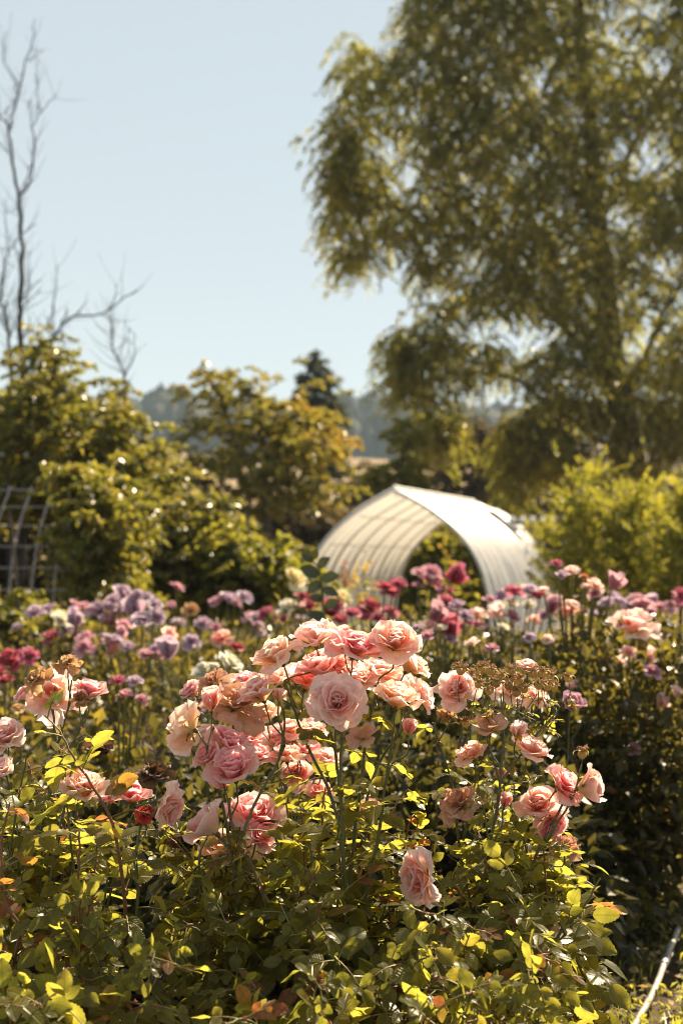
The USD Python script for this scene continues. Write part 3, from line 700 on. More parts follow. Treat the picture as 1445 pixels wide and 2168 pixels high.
shrubs = [([(1165, 1120), (1200, 1060), (1240, 1010), (1270, 1000), (1300, 1090), (1310, 1300), (1150, 1300), (1150, 1180)], 14.5, .7, 520, 'bright lime green shrub beside the right wall of the hoop shelter', (1230, 1420)),
          ([(1290, 1060), (1330, 1010), (1360, 1030), (1400, 1090), (1400, 1300), (1270, 1300)], 14.0, .6, 460, 'lime green shrub with upright sprays below the leaning trunk', (1335, 1430)),
          ([(1370, 1120), (1420, 1090), (1450, 1040), (1520, 1060), (1540, 1300), (1360, 1300)], 13.2, .6, 420, 'yellow-green shrub at the right edge below the brown house', (1440, 1440))]
for k, (poly, Y, half, nb, lab, b) in enumerate(shrubs):
    simple_tree('lime_shrub', lab, poly, Y, half, int(nb * .8), 26, .055, .45, 80 + k, m_limeleaf, [b, (b[0], 1300), (b[0] + 6, 1150), (b[0] - 4, 1080)], 'shrub', radius=.03, droop=.1, length=.30, thr=.50, freq=.034, hang=-.3, up=.9, tint=(0, 1))

# bare trees on the left: every twig drawn after its own branching
def bare_tree(label, Y, stems):
    o = P(stems[0][0][0][0], 1300, Y) * [1, 1, 0]
    path, org = thing('bare_tree', label, 'tree', o, 'bare trees above the left hedge')
    twigs, tr_ = Soup(), np.random.default_rng(int(Y * 100))
    for k, (pts, r0, r1) in enumerate(stems):
        pts = [P(x, y, Y + 0.1 * math.sin(k * 2.3 + i * .9)) for i, (x, y) in enumerate(pts)]
        if k == 0:
            pts = [[o[0], o[1], -.05]] + pts
        n = max(8, 4 * len(pts))
        c = spline(pts, n)
        c[1:-1] += np.random.default_rng(k).normal(0, .006 if k else .008, (n - 2, 3))
        rad = np.linspace(r0, r1, n) * .85 + .001
        V, F = tube(c, rad, 7)
        V += (meshkit.noise(V * 40, k)[:, None] - .5) * rad.mean() * .5
        M(path, 'trunk' if k == 0 else 'branch', V, F, m_twig, org)
        L = np.linalg.norm(np.diff(c, axis=0), axis=1).sum()
        for j in range(int(L * 9)):
            i = int(tr_.integers(max(1, n // 3 if k == 0 else 1), n - 1))
            t = unit(c[i + 1] - c[i])
            d = unit(t * .6 + tr_.normal(0, .6, 3) + [0, 0, .35])
            ln = tr_.uniform(.08, .42)
            q = [c[i], c[i] + d * ln * .5 + tr_.normal(0, .012, 3), c[i] + d * ln + [0, 0, .04] + tr_.normal(0, .02, 3)]
            V, F = tube(spline(q, 6), np.linspace(min(rad[i] * .6, .0045), .0012, 6), 5)
            twigs.add(V, F)


    twigs.build(path, 'twigs', m_twig, org, kind='stuff')


bare_tree('leafless tree with forked grey branches against the sky at far left', 14.2, [
    ([(46, 1000), (44, 740), (43, 620), (46, 490), (40, 415)], .040, .021),
    ([(40, 415), (28, 350), (20, 280), (0, 245), (-20, 230)], .020, .006), ([(19, 276), (38, 205), (55, 130), (70, 85), (74, 40)], .012, .003), ([(38, 210), (28, 165), (8, 130), (14, 65)], .008, .003), ([(20, 325), (0, 305), (-20, 290)], .008, .004),
    ([(60, 132), (78, 115), (92, 105)], .005, .002), ([(5, 240), (24, 222), (38, 205)], .006, .004), ([(40, 415), (62, 390), (70, 350), (72, 285), (66, 268)], .014, .007), ([(46, 410), (60, 365), (70, 340)], .007, .005), ([(66, 270), (85, 240), (112, 208), (122, 200)], .007, .002), ([(80, 210), (78, 160), (82, 120)], .005, .002), ([(66, 268), (64, 210), (60, 240)], .005, .002), ([(80, 212), (86, 236)], .005, .005),
    ([(46, 495), (60, 485), (76, 472)], .007, .003), ([(44, 500), (28, 520), (14, 545), (5, 600), (-4, 650)], .008, .004), ([(18, 540), (12, 490), (10, 420)], .005, .002), ([(44, 640), (62, 612), (88, 590)], .010, .003), ([(44, 655), (70, 630), (84, 610)], .008, .003), ([(62, 612), (62, 560), (60, 530)], .004, .002)])
bare_tree('leaning bare sapling with a thin arched branch above the left hedge', 13.6, [
    ([(100, 1000), (104, 760), (128, 690)], .020, .012), ([(128, 690), (160, 668), (200, 668), (236, 652), (262, 630), (290, 616)], .014, .004), ([(128, 690), (140, 664), (142, 650)], .008, .003), ([(100, 700), (112, 650), (120, 590), (122, 560)], .008, .002), ([(236, 652), (244, 620), (246, 600)], .004, .002), ([(130, 700), (134, 740), (110, 790)], .007, .004)])
bare_tree('thin bare stem with a curved fork standing alone right of the left hedge', 13.2, [
    ([(272, 1000), (268, 880), (262, 800), (242, 745), (236, 690), (238, 652)], .016, .005), ([(262, 800), (282, 760), (285, 720), (272, 690)], .006, .002), ([(250, 765), (258, 735), (274, 715)], .004, .002)])
bare_tree('dark bare twiggy stem at the left edge beside the leafless tree', 13.9, [
    ([(20, 1000), (22, 760), (14, 690), (2, 640), (4, 590)], .026, .010), ([(14, 690), (-6, 660), (-20, 620)], .010, .004), ([(18, 720), (30, 690), (24, 660)], .008, .003), ([(4, 600), (8, 560), (6, 520)], .008, .002), ([(22, 760), (60, 700), (66, 690)], .010, .006)])

# ------------------------------------------------------------------ hoop shelter
m_cover = mat(stage, LK + 'white_cover', {'g': ('geometry', {}), 'n': ('noise_texture', {'scale': 3.0, 'detail': 6.0, 'roughness': 0.7}), 'r': ('rgb_ramp', {'ramp': [(0.3, (.50, .49, .46)), (.55, (.70, .69, .67)), (.8, (.78, .775, .76))]}),
                                          'b': ('bump', {'strength': 0.3, 'distance': 0.03}), 'p': ('principled_bsdf', {'roughness': 0.36, 'specular_ior_level': 1.0}), 'x': ('translucent_bsdf', {'color': (.78, .75, .68)}), 'm': ('mix_closure', {'fac': 0.36})},
              [('g.position', 'n.vector'), ('n.fac', 'r.fac'), ('r.color', 'p.base_color'), ('n.fac', 'b.height'), ('b.normal', 'p.normal'), ('p.BSDF', 'm.closure1'), ('x.BSDF', 'm.closure2')], surface='m.closure')
m_wire = noisy('wire', [(0.3, (.26, .25, .24)), (.7, (.40, .39, .38))], 30, 0.45, 0.1, 0.001, metallic=0.6)
FC, RC = np.array([0.59, 16.0]), np.array([1.80, 19.3])
ax = unit(RC - FC)
rt = np.array([ax[1], -ax[0]])
LEN = float(np.linalg.norm(RC - FC))
HW, APEX = 1.13, 2.02


def arch(a):
    """a in [-1, 1]: left foot, ridge, right foot. A pointed hoop: near-vertical feet, shoulders, a slight peak."""
    kx = np.array([0, .2, .4, .65, .84, .95, .99, 1.0, 1.0]) * HW
    kz = APEX - np.array([0, .115, .235, .46, .72, 1.02, 1.30, 1.62, APEX])
    L = np.concatenate([[0], np.cumsum(np.hypot(np.diff(kx), np.diff(kz)))])
    t = np.abs(a) * L[-1]
    return np.sign(a) * np.interp(t, L, kx), np.interp(t, L, kz)


aa = np.linspace(-1, 1, 81)
px, pz = arch(aa)
from scipy.ndimage import gaussian_filter1d
half = slice(40, 81)
qx, qz = gaussian_filter1d(px[half], 2.5, mode='nearest'), gaussian_filter1d(pz[half], 2.5, mode='nearest')
w = np.clip(np.arange(41) / 5, 0, 1)  # the ridge stays sharp
qx, qz = px[half] * (1 - w) + qx * w, pz[half] * (1 - w) + qz * w
px, pz = np.concatenate([-qx[::-1], qx[1:]]), np.concatenate([qz[::-1], qz[1:]])


sp, so = thing('hoop_shelter', 'white ribbed hoop shelter with a pointed ridge and open ends behind the rose bed', 'shelter', (FC[0], FC[1], 0))


def shelter_pt(x, z, s):
    b = FC[None] + rt[None] * np.ravel(x)[:, None] + ax[None] * np.ravel(s)[:, None]
    return np.c_[b, np.ravel(z)]


nx = np.gradient(pz), -np.gradient(px)
nn = np.stack([-nx[0], -nx[1]], -1)
nn = nn / np.linalg.norm(nn, axis=1, keepdims=True)
NP = 6
for k in range(NP):  # the cover: overlapping sheets, each bulging a little between the hoops
    s = np.linspace(k * LEN / NP - .03, (k + 1) * LEN / NP, 13)
    bul = 0.030 * np.cos(np.linspace(-.1, 1, 13) * 2 * np.pi * 2) + 0.006 * (k % 2)
    S, A = np.meshgrid(s, np.arange(81), indexing='ij')
    wob = 0.018 * (meshkit.fbm(np.stack([S * 3, A * .12, 0 * S], -1), 3, 9) - .5)
    off = bul[:, None] + wob
    X = px[None] + nn[None, :, 0] * off
    Z = np.maximum(pz[None] + nn[None, :, 1] * off, 0.0)
    V = shelter_pt(X, Z, S)
    M(sp, 'cover_sheet', V, grid_faces(13, 81), m_cover, so)
for s in (0.0, LEN):
    c = shelter_pt(px, pz, np.full(81, s - .012))
    V, F = tube(c, .022, 8)
    M(sp, 'end_hoop', V, F, m_white, so)
for k in range(1, NP):
    c = shelter_pt(px - nn[:, 0] * .05, pz - nn[:, 1] * .05, np.full(81, k * LEN / NP))
    V, F = tube(c, .009, 6)
    M(sp, 'hoop', V, F, m_wire, so)
for a in (-.8, -.6, -.4, -.2, 0, .2, .4, .6, .8):
    i = int(round((a + 1) * 40))
    c = shelter_pt(np.full(12, px[i] - nn[i, 0] * .065), np.full(12, pz[i] - nn[i, 1] * .065), np.linspace(0, LEN, 12))
    V, F = tube(c, .006, 6)
    M(sp, 'purlin', V, F, m_wire, so)
c = shelter_pt(np.zeros(12), np.full(12, APEX + .03), np.linspace(-.02, LEN, 12))
V, F = tube(c, .018, 8)
M(sp, 'ridge_pole', V, F, m_white, so)
bp, bo = thing('blue_tarp', 'folded grey-blue tarp lying over the right shoulder of the hoop shelter', 'tarp', (FC[0] + ax[0] * 3 + rt[0] * .4, FC[1] + ax[1] * 3 + rt[1] * .4, 1.85))
m_tarp = noisy('tarp', [(0.3, (.24, .28, .34)), (.7, (.34, .39, .46))], 5, 0.5, 0.4, 0.02)
ia = np.arange(45, 53)
S, A = np.meshgrid(np.linspace(LEN - .7, LEN + .02, 8), ia, indexing='ij')
off = .062 + .02 * meshkit.fbm(np.stack([S * 5, A * .4, 0 * S], -1), 3, 3)
V = shelter_pt(px[A] + nn[A, 0] * off, pz[A] + nn[A, 1] * off, S)
M(bp, 'cloth', V, grid_faces(8, len(ia)), m_tarp, bo)
V = shelter_pt(px[A] + nn[A, 0] * (off - .012), pz[A] + nn[A, 1] * (off - .012), S)
M(bp, 'lower_fold', V, grid_faces(8, len(ia)), m_tarp, bo)

# wire fence with capped rods, right of the shelter
fp, fo = thing('wire_fence', 'wire mesh fence with a dark rail and pale capped rods right of the hoop shelter', 'fence', (2.9, 18.6, 0))
m_rail = noisy('dark_rail', [(0.3, (.05, .04, .03)), (.7, (.09, .07, .055))], 10, 0.8, 0.3, 0.01)
fx0, fx1, fy = 1.9, 3.35, 18.6
top = P(1140, 1108, fy)[2]
V, F = box((fx0 + fx1) / 2, fy, top, fx1 - fx0, .045, .05)
M(fp, 'rail', V, F, m_rail, fo, smooth=False)
for x in (fx0, fx1):
    V, F = box(x, fy + .06, top / 2, .07, .07, top)
    M(fp, 'post', V, F, m_rail, fo, smooth=False)
for k in range(11):
    x = fx0 + .06 + k * .135
    V, F = tube([[x, fy - .035, 0], [x, fy - .035, top + .03]], .006, 6)
    M(fp, 'rod', V, F, m_wire, fo)
    V, F = lathe([(0.001, -.035), (.03, -.02), (.036, 0), (.026, .026), (.001, .034)], 10)
    M(fp, 'rod_cap', V * 1.25 + [x, fy - .035, top + .05], F, m_white, fo)
for k in range(9):
    z = top - .1 - k * .15
    V, F = tube([[fx0, fy - .046, z], [fx1, fy - .046, z]], .0045, 6)
    M(fp, 'mesh_wire', V, F, m_wire, fo)

# wire panel of square mesh at the left, bending back towards its top
m_panelwire = noisy('panel_wire', [(0.3, (.20, .19, .19)), (.7, (.32, .31, .31))], 30, 0.5, 0.1, 0.001, metallic=0.3)
ap, ao = thing('mesh_fence', 'square wire mesh fence leaning back among leaves at the left edge', 'fence', (-2.6, 11.0, 0))
adir, sdir = unit([0.42, 0.9]), unit([1.0, -.06])


def panel(s, z):
    z = np.asarray(z, float)
    d = .22 * (z / 1.8) ** 2 + .10 * np.clip((z - 1.1) / .7, 0, 1) ** 2
    base = np.array([-2.95, 11.0])
    xy = base + np.multiply.outer(np.ravel(s) * np.ones_like(np.ravel(d)), sdir) + np.multiply.outer(np.ravel(d), adir)
    return np.c_[xy, np.ravel(z) - .06 * np.clip((np.ravel(z) - 1.1) / .7, 0, 1) ** 3]


for k in range(6):
    c = panel(k * .175, np.linspace(0, 1.85, 24))
    V, F = tube(c, .0062, 6)
    M(ap, 'upright_wire', V, F, m_panelwire, ao)
for k in range(11):
    c = panel(np.linspace(0, .95, 5), np.full(5, .12 + k * .17))
    V, F = tube(c, .005, 6)
    M(ap, 'cross_wire', V, F, m_panelwire, ao)

# ------------------------------------------------------------------ tall dry grass, grass, litter
def blades(n, xy, h, w, seed, tint=(0, 1), lean=.35):
    r = np.random.default_rng(seed)
    hh = h * r.uniform(.5, 1.25, n)
    az, ln = r.uniform(0, 6.283, n), np.abs(r.normal(lean, .2, n))
    d = np.stack([np.cos(az) * ln, np.sin(az) * ln, np.ones(n)], -1)
    side = unit(np.stack([-np.sin(az), np.cos(az), 0 * az], -1) + r.normal(0, .3, (n, 3)))
    b = np.c_[xy, np.zeros(n)]
    m1 = b + d * (hh * .5)[:, None]
    tip = b + d * hh[:, None] + np.stack([np.cos(az), np.sin(az), -0.5 * np.ones(n)], -1) * (hh * ln * .6)[:, None]
    ww = (w * r.uniform(.6, 1.4, n))[:, None]
    V = np.stack([b - side * ww, b + side * ww, m1 - side * ww * .8, m1 + side * ww * .8, tip], 1)
    F = np.array([[0, 1, 3], [0, 3, 2], [2, 3, 4]])
    return V.reshape(-1, 3), (F[None] + (np.arange(n) * 5)[:, None, None]).reshape(-1, 3), np.repeat(tint[0] + (tint[1] - tint[0]) * r.random(n), 5)


# garden hose at the bottom right
m_hose = noisy('hose', [(0.35, (.24, .21, .17)), (.55, (.42, .39, .34)), (.75, (.52, .49, .44))], 38, 0.5, 0.2, 0.002)


def gp(x, y, z=.02):
    """Where the ray of a photo pixel meets the height z."""
    a, b = P(x, y, 1.0), P(x, y, 2.0)
    k = (z - a[2]) / (b[2] - a[2])
    return a + (b - a) * k


c = spline([gp(1290, 2260, .05), gp(1345, 2168, .055), gp(1385, 2095, .06), gp(1410, 2030, .065), gp(1428, 1985, .06), gp(1452, 1930, .06), gp(1500, 1880, .05)], 40)
HOSE = c
V, F = tube(c, .0082, 10)
hpth, horg = thing('garden_hose', 'pale grey garden hose lying in the weeds at the bottom right corner', 'hose', c[10])
M(hpth, 'hose_line', V, F, m_hose, horg)
V, F = tube(c[18:21], .0112, 12)
M(hpth, 'coupling', V, F, m_wire, horg)



def off_hose(xx, yy):
    """False for what would grow over the hose where it lies open."""
    hx = np.interp(yy, HOSE[:, 1], HOSE[:, 0])
    return ~((np.abs(xx - hx) < .035 + .03 * np.sin(yy * 7)) & (yy > 2.9) & (yy < 4.9))


r = np.random.default_rng(5)
n = 16000
yy = 10.5 + 24 * r.random(n) ** 1.6
xx = yy * r.uniform(-.30, .30, n)
in_shelter = (np.abs((xx - FC[0]) * rt[0] + (yy - FC[1]) * rt[1]) < 1.15) & (np.abs((xx - FC[0]) * ax[0] + (yy - FC[1]) * ax[1] - LEN / 2) < LEN / 2 + .1) & (r.random(n) < .6)
g = ~in_shelter & (meshkit.noise(np.c_[xx, yy, 0 * xx] * .9, 3) > .25)
V, F, t = blades(g.sum(), np.c_[xx, yy][g], .42, .006, 6, (0, 1))
M('/World', 'dry_grass', V, F, m_straw, tint=t, smooth=False, kind='stuff', label='tall dry straw coloured grass behind the rose bed', category='grass')
n = 15000
yy = 1.9 + 7.5 * r.random(n) ** 1.25
xx = yy * r.uniform(-.33, .33, n)
g = off_hose(xx, yy) & (meshkit.fbm(np.c_[xx, yy, 0 * xx] * 1.7, 3, 8) > np.where((xx > .45 * (yy / 3.6)) & (yy < 4.6), .28, .52))
V, F, t = blades(g.sum(), np.c_[xx, yy][g], .09, .0035, 9, (0, 1), .5)
M('/World', 'grass', V, F, m_grass, tint=t, smooth=False, kind='stuff', label='short weedy grass and fallen blades between the rose bushes', category='grass')
n = 5200  # low weeds with small lime leaves at the bottom right, and litter
yy = r.uniform(2.6, 5.2, n)
xx = r.uniform(.42, 1.5, n) * yy / 3.6
g = off_hose(xx, yy) & (meshkit.fbm(np.c_[xx, yy, 0 * xx] * 3, 3, 12) > .42)
p = np.c_[xx, yy, r.uniform(.01, .14, n)][g]
V, F, t = scatter(FARV, FARF, p, r.normal(0, 1, (len(p), 3)) + [0, 0, .3], r.normal(0, .5, (len(p), 3)) + [0, 0, 1], r.uniform(.015, .04, len(p)), r.uniform(.008, .016, len(p)), r.random(len(p)))
M('/World', 'low_weeds', V, F, m_limeleaf, tint=t, smooth=False, kind='stuff', label='low lime green weeds covering the path at the bottom right', category='weeds')
n = 30000
yy = 8.2 + 13 * r.random(n) ** 1.3
xx = yy * r.uniform(-.30, .30, n)
in_shelter = (np.abs((xx - FC[0]) * rt[0] + (yy - FC[1]) * rt[1]) < 1.12) & (np.abs((xx - FC[0]) * ax[0] + (yy - FC[1]) * ax[1] - LEN / 2) < LEN / 2 + .05)
hgt = .10 + .55 * np.clip(meshkit.fbm(np.c_[xx, yy, 0 * xx] * 1.1, 3, 15) - .3, 0, 1)
g = ~in_shelter
p = np.c_[xx, yy, hgt * r.uniform(.1, 1, n)][g]
V, F, t = scatter(FARV, FARF, p, r.normal(0, .7, (len(p), 3)) + [0, 0, .5], r.normal(0, .7, (len(p), 3)) + [0, 0, 1], r.uniform(.04, .10, len(p)), r.uniform(.02, .045, len(p)), r.random(len(p)))
M('/World', 'ground_cover', V, F, m_midleaf, tint=t, smooth=False, kind='stuff', label='low green weeds and leaves covering the ground behind the rose bed', category='ground cover')
n = 6000
yy = 1.8 + 7 * r.random(n)
xx = yy * r.uniform(-.33, .33, n)
p = np.c_[xx, yy, r.uniform(.025, .04, n)]
V, F, t = scatter(FARV, FARF, p, r.normal(0, 1, (n, 3)) * [1, 1, .2], r.normal(0, .35, (n, 3)) + [0, 0, 1], r.uniform(.02, .05, n), r.uniform(.012, .028, n), r.uniform(.2, 1, n))
M('/World', 'leaf_litter', V, F, m_straw, tint=t, smooth=False, kind='stuff', label='dry fallen leaves and petals on the soil', category='leaf litter')

# ------------------------------------------------------------------ rose builders
def add_rose(bush, org, x, y, d_px, Y, facing, kind, color, seed, name='rose', label=None):
    D = d_px / FPX * Y * (1.20 if kind in ('full', 'cup') and d_px < 105 else 1.08 if kind != 'loose' else 1.0)
    r = np.random.default_rng(seed)
    a = unit(facing)
    if name == 'rose' and len(facing) == 3:
        a = unit(np.array([facing[0], -facing[1], facing[2]]))  # (right, towards the camera, up)
    height = {'full': .30, 'cup': .45, 'open': .22, 'bud': .62, 'loose': .15, 'wilt': .05, 'single': .15}[kind] * D
    base = P(x, y, Y) - a * height * .6
    B = basis(a, r.uniform(0, 6.28))
    g = part_group(bush, name, label)
    mt = C[color]
    for V, F, uv, t in rose_petals(D, kind, seed):
        tt = t if color not in ('brown',) else r.random()
        M(g, 'petal', V @ B + base, F, mt, org, tint=np.clip(tt + r.normal(0, .08), 0, 1), uv=uv)
    s = calyx(D if kind != 'bud' else D * 1.7, r, 125 if kind in ('full', 'open', 'wilt', 'loose') else 40)
    V, F, t, u = s.arrays()
    M(g, 'calyx', V @ B + base, F, m_sepal, org, tint=t)
    return base - a * D * .06, a


def add_spent(bush, org, x, y, d_px, Y, facing, seed):
    D = d_px / FPX * Y
    r = np.random.default_rng(seed)
    a = unit(np.array([facing[0], -facing[1], facing[2]]))
    base = P(x, y, Y)
    B = basis(a, r.uniform(0, 6.28))
    g = part_group(bush, 'spent_bloom')
    V, F = lathe([(.02, -.36), (.14, -.32), (.27, -.18), (.30, -.02), (.24, .10), (.05, .14)], 8)
    M(g, 'hip', V * D @ B + base, F, m_drysepal, org, tint=r.uniform(0, .6))
    s = sepals(D * 2.2, r, 165, 5, .30)
    V, F, t, u = s.arrays()
    M(g, 'sepals', (V + [0, 0, .05 * D]) @ B + base, F, m_drysepal, org, tint=t)
    s = Soup()
    for k in range(22):
        q = np.array([0, 0, .12 * D]) + r.normal(0, .10, 3) * D * [1, 1, .2]
        e = q + np.array([*r.normal(0, .26, 2), r.uniform(.12, .34)]) * D
        V, F = tube([q, (q + e) / 2 + r.normal(0, .03, 3) * D, e], [.03 * D, .03 * D, .05 * D], 4)
        s.add(V, F)
    V, F, t, u = s.arrays()
    M(g, 'stamens', V @ B + base, F, m_stamen, org)
    return base - a * D * .42, a


def thorns_on(soup, curve, r, every=.035, size=.006):
    L = np.linalg.norm(np.diff(curve, axis=0), axis=1)
    cum = np.concatenate([[0], np.cumsum(L)])
    s = r.uniform(0, every)
    while s < cum[-1]:
        p = np.array([np.interp(s, cum, curve[:, k]) for k in range(3)])
        i = min(np.searchsorted(cum, s), len(curve) - 1)
        t = unit(curve[i] - curve[i - 1])
        o = unit(np.cross(t, r.normal(0, 1, 3)))
        e = p + o * size * r.uniform(.8, 1.5) - t * size * .5
        V, F = tube([p, p * .4 + e * .6, e], [size * .38, size * .16, size * .02], 4)
        soup.add(V, F)
        s += every * r.uniform(.4, 1.8)


class Bush:
    """Collects one foreground rose bush: canes, leaf stalks, leaflets, blooms."""

    def __init__(self, label, base):
        self.path, self.org = thing('rose_bush', label, 'rose bush', base, 'foreground rose bushes')
        self.base = np.array(base, float)
        self.canes, self.leaf, self.stalk, self.thorn = [], [], Soup(), Soup()
        self.r = np.random.default_rng(int(abs(base[0]) * 1000 + base[1] * 77))

    def cane(self, pts, r0, r1, red=False, n=None, thorny=True, name='cane'):
        n = n or max(6, 4 * len(pts))
        c = spline(pts, n)
        c[1:-1] += self.r.normal(0, .0007, (n - 2, 3))
        rad = np.linspace(r0, r1, n) * .72
        V, F = tube(c, rad, 7)
        M(self.path, name, V, F, m_redcane if red else m_cane, self.org)
        if thorny:
            thorns_on(self.thorn, c, self.r, .05, .0055)
        self.canes.append((c, rad))
        return c

    def compound(self, p, out, up, size, tint, five=True):
        """A rose leaf: a stalk with a pair or two of leaflets and one at the tip."""
        r = self.r
        out = unit(out)
        L = size * 1.55
        s = np.linspace(0, 1, 6)
        c = p + out * (s * L)[:, None]
        c[:, 2] -= L * .30 * s ** 2 * r.uniform(.2, 1.6)
        V, F = tube(c, np.linspace(.0014, .0007, 6), 4, cap=False)
        self.stalk.add(V, F)
        tan = unit(np.gradient(c, axis=0))
        side = unit(np.cross(tan[3], up + r.normal(0, .25, 3)))
        nrm = unit(np.cross(side, tan[3]))
        spots = [(5, 0, 1.0), (3.2, 1, .86), (3.2, -1, .86)] + ([(1.6, 1, .70), (1.6, -1, .70)] if five else [])
        for k, sg, sc in spots:
            q = np.array([np.interp(k, np.arange(6), c[:, j]) for j in range(3)])
            d = tan[min(int(k), 5)] + side * sg * r.uniform(.9, 1.6) + r.normal(0, .15, 3) + np.array([0, 0, -.12])
            N = nrm + r.normal(0, .42, 3)
            self.leaf.append((q, unit(d), unit(N), size * sc * r.uniform(.85, 1.15), float(np.clip(tint + r.normal(0, .07), 0, 1)), int(r.integers(len(LEAFLETS)))))

    def leafy(self, c, frm, to, step, size, tint=.4, red_tip=0.0):
        r = self.r
        L = np.concatenate([[0], np.cumsum(np.linalg.norm(np.diff(c, axis=0), axis=1))])
        s = L[-1] * frm
        ph = r.uniform(0, 6.28)
        while s < L[-1] * to:
            p = np.array([np.interp(s, L, c[:, k]) for k in range(3)])
            i = min(max(np.searchsorted(L, s), 1), len(c) - 1)
            t = unit(c[i] - c[i - 1])
            a = unit(np.cross(t, [0.3, .8, .2]))
            b = np.cross(t, a)
            o = (a * math.cos(ph) + b * math.sin(ph)) + t * r.uniform(.2, .8)
            f = s / L[-1]
            ti = tint + r.normal(0, .12) + (red_tip * max(0, (f - .55) / .45) if red_tip else 0)
            if r.random() < .035:
                ti = .88 + .12 * r.random()
            self.compound(p, o, np.array([0, 0, 1.0]) + .5 * t, size * r.uniform(.75, 1.15) * (1 - .25 * max(0, f - .8) / .2), float(np.clip(ti, 0, 1)), r.random() < .7)
            ph += 2.4 + r.normal(0, .3)
            s += step * r.uniform(.7, 1.3)

    def attach(self, p, a, red=False, rad=.0024):
        """A flower stem from the nearest fitting cane point below p up to p."""
        best, bp = 1e9, None
        for c, rd in self.canes:
            d = p - c
            dist = np.linalg.norm(d, axis=1)
            drop = p[2] - c[:, 2]
            cost = np.abs(dist - .10) + np.where(drop < .035, .5, 0) + dist * .5 + 1.2 * np.hypot(d[:, 0], d[:, 1])
            i = int(cost.argmin())
            if cost[i] < best:
                best, bp = cost[i], (c, i, rd[i])
        c, i, rr = bp
        t = unit(c[min(i + 1, len(c) - 1)] - c[max(i - 1, 0)])
        t = t if t[2] > 0 else -t
        L = np.linalg.norm(p - c[i])
        m1 = c[i] + t * L * .35
        m2 = p - unit(a + np.array([0, 0, .9])) * L * .35
        return self.cane([c[i], m1, m2, p], min(rr, rad * 1.15), rad * .85, red, 10, thorny=False, name='flower_stem')

    def finish(self, limit=290):
        """The leaves that show largest become parts of their own, the rest one mass."""
        pos = np.array([l[0] + l[1] * l[3] * .5 for l in self.leaf])
        X, Yp, Z = project(pos)
        inside = (X > -20) & (X < 1465) & (Yp > 0) & (Yp < 2190)
        order = np.argsort(Z)
        cover, chosen = {}, []
        for i in order:
            if not inside[i] or len(chosen) >= limit:
                continue
            k = (int(X[i] // 30), int(Yp[i] // 30))
            if cover.get(k, 0) < 2:
                cover[k] = cover.get(k, 0) + 1
                chosen.append(i)
        cs = set(chosen)
        rest = Soup()
        for i, (p, d, N, L, ti, k) in enumerate(self.leaf):
            tV, tF, uv = LEAFLETS[k]
            V = place(tV, p[None], d[None], N[None], np.array([L]))[0]
            if i in cs:
                M(self.path, 'leaf', V, tF, m_leaf, self.org, tint=ti, uv=uv)
            else:
                rest.add(V, tF, ti, uv)
        rest.build(self.path, 'foliage', m_leaf, self.org, kind='stuff')
        self.stalk.build(self.path, 'leaf_stalks', m_stalk, self.org, kind='stuff')
        self.thorn.build(self.path, 'thorns', m_thorn, self.org, kind='stuff')


def shoots(b, poly, n, Y0, Y1, seed, size=.043, tint=.38, span=(.45, 1.0), step=.034, red=.15):
    """Leafy canes from the foot of the bush to points spread over its outline."""
    r = np.random.default_rng(seed)
    pg = Polygon(poly)
    x0, y0, x1, y1 = pg.bounds
    k = 0
    while k < n:
        x, y = r.uniform(x0, x1), r.uniform(y0, y1)
        if not contains_xy(pg, x, y):
            continue
        k += 1
        tip = P(x, y, np.interp(y, [1640, 2168], [Y1, Y0]) + r.normal(0, .09))
        foot = b.base + [np.clip(r.normal(0, .08), -.12, .12), r.normal(0, .10), -.02]
        m = foot * .5 + tip * .5 + np.array([*(r.normal(0, .05, 2)), .06])
        m[:2] = foot[:2] * .62 + tip[:2] * .38
        c = b.cane([foot, m, tip * .7 + m * .3 + [0, 0, .03], tip], .0045, .0016, r.random() < .35, 14, thorny=r.random() < .5)
        L = max(np.linalg.norm(tip - foot), .2)
        b.leafy(c, max(span[0], 1 - .34 / L), span[1], step, size * r.uniform(.65, 1.1), tint, .25 if r.random() < red else 0)


# ------------------------------------------------------------------ foreground bush, centre
bc = Bush('large centre rose bush crowded with peach and pink blooms', (-.03, 2.55, 0))
Y = 2.45


def pp(*q):
    return [P(x, y, d) for x, y, d in q]


foot = lambda b, dx=0, dy=0: b.base + np.array([dx, dy, -.02])
bc.cane([foot(bc), *pp((735, 2050, 2.5), (728, 1850, 2.46), (722, 1720, 2.45), (714, 1620, 2.44), (700, 1550, 2.43))], .0065, .0032)
bc.cane([foot(bc, .04), *pp((765, 2000, 2.5), (785, 1850, 2.46), (805, 1740, 2.45), (816, 1660, 2.44), (830, 1560, 2.43))], .006, .003)
bc.cane([foot(bc, .03, .05), *pp((738, 1950, 2.52), (750, 1780, 2.5), (764, 1660, 2.5), (775, 1560, 2.5), (800, 1450, 2.5))], .0055, .003)
bc.cane([*pp((722, 1750, 2.45), (690, 1660, 2.47), (655, 1590, 2.48), (628, 1520, 2.48), (605, 1450, 2.5))], .0045, .0026)
bc.cane([*pp((722, 1720, 2.45), (720, 1600, 2.48), (730, 1520, 2.5), (745, 1440, 2.5))], .004, .0026)
bc.cane([foot(bc, -.05, -.08), *pp((640, 2110, 2.4), (590, 1960, 2.38), (545, 1860, 2.38), (512, 1790, 2.38), (490, 1740, 2.38), (486, 1690, 2.38))], .0055, .003, True)
bc.cane([*pp((508, 1790, 2.38), (530, 1720, 2.40), (562, 1660, 2.42), (588, 1610, 2.44), (602, 1540, 2.46), (600, 1500, 2.46))], .004, .0026)
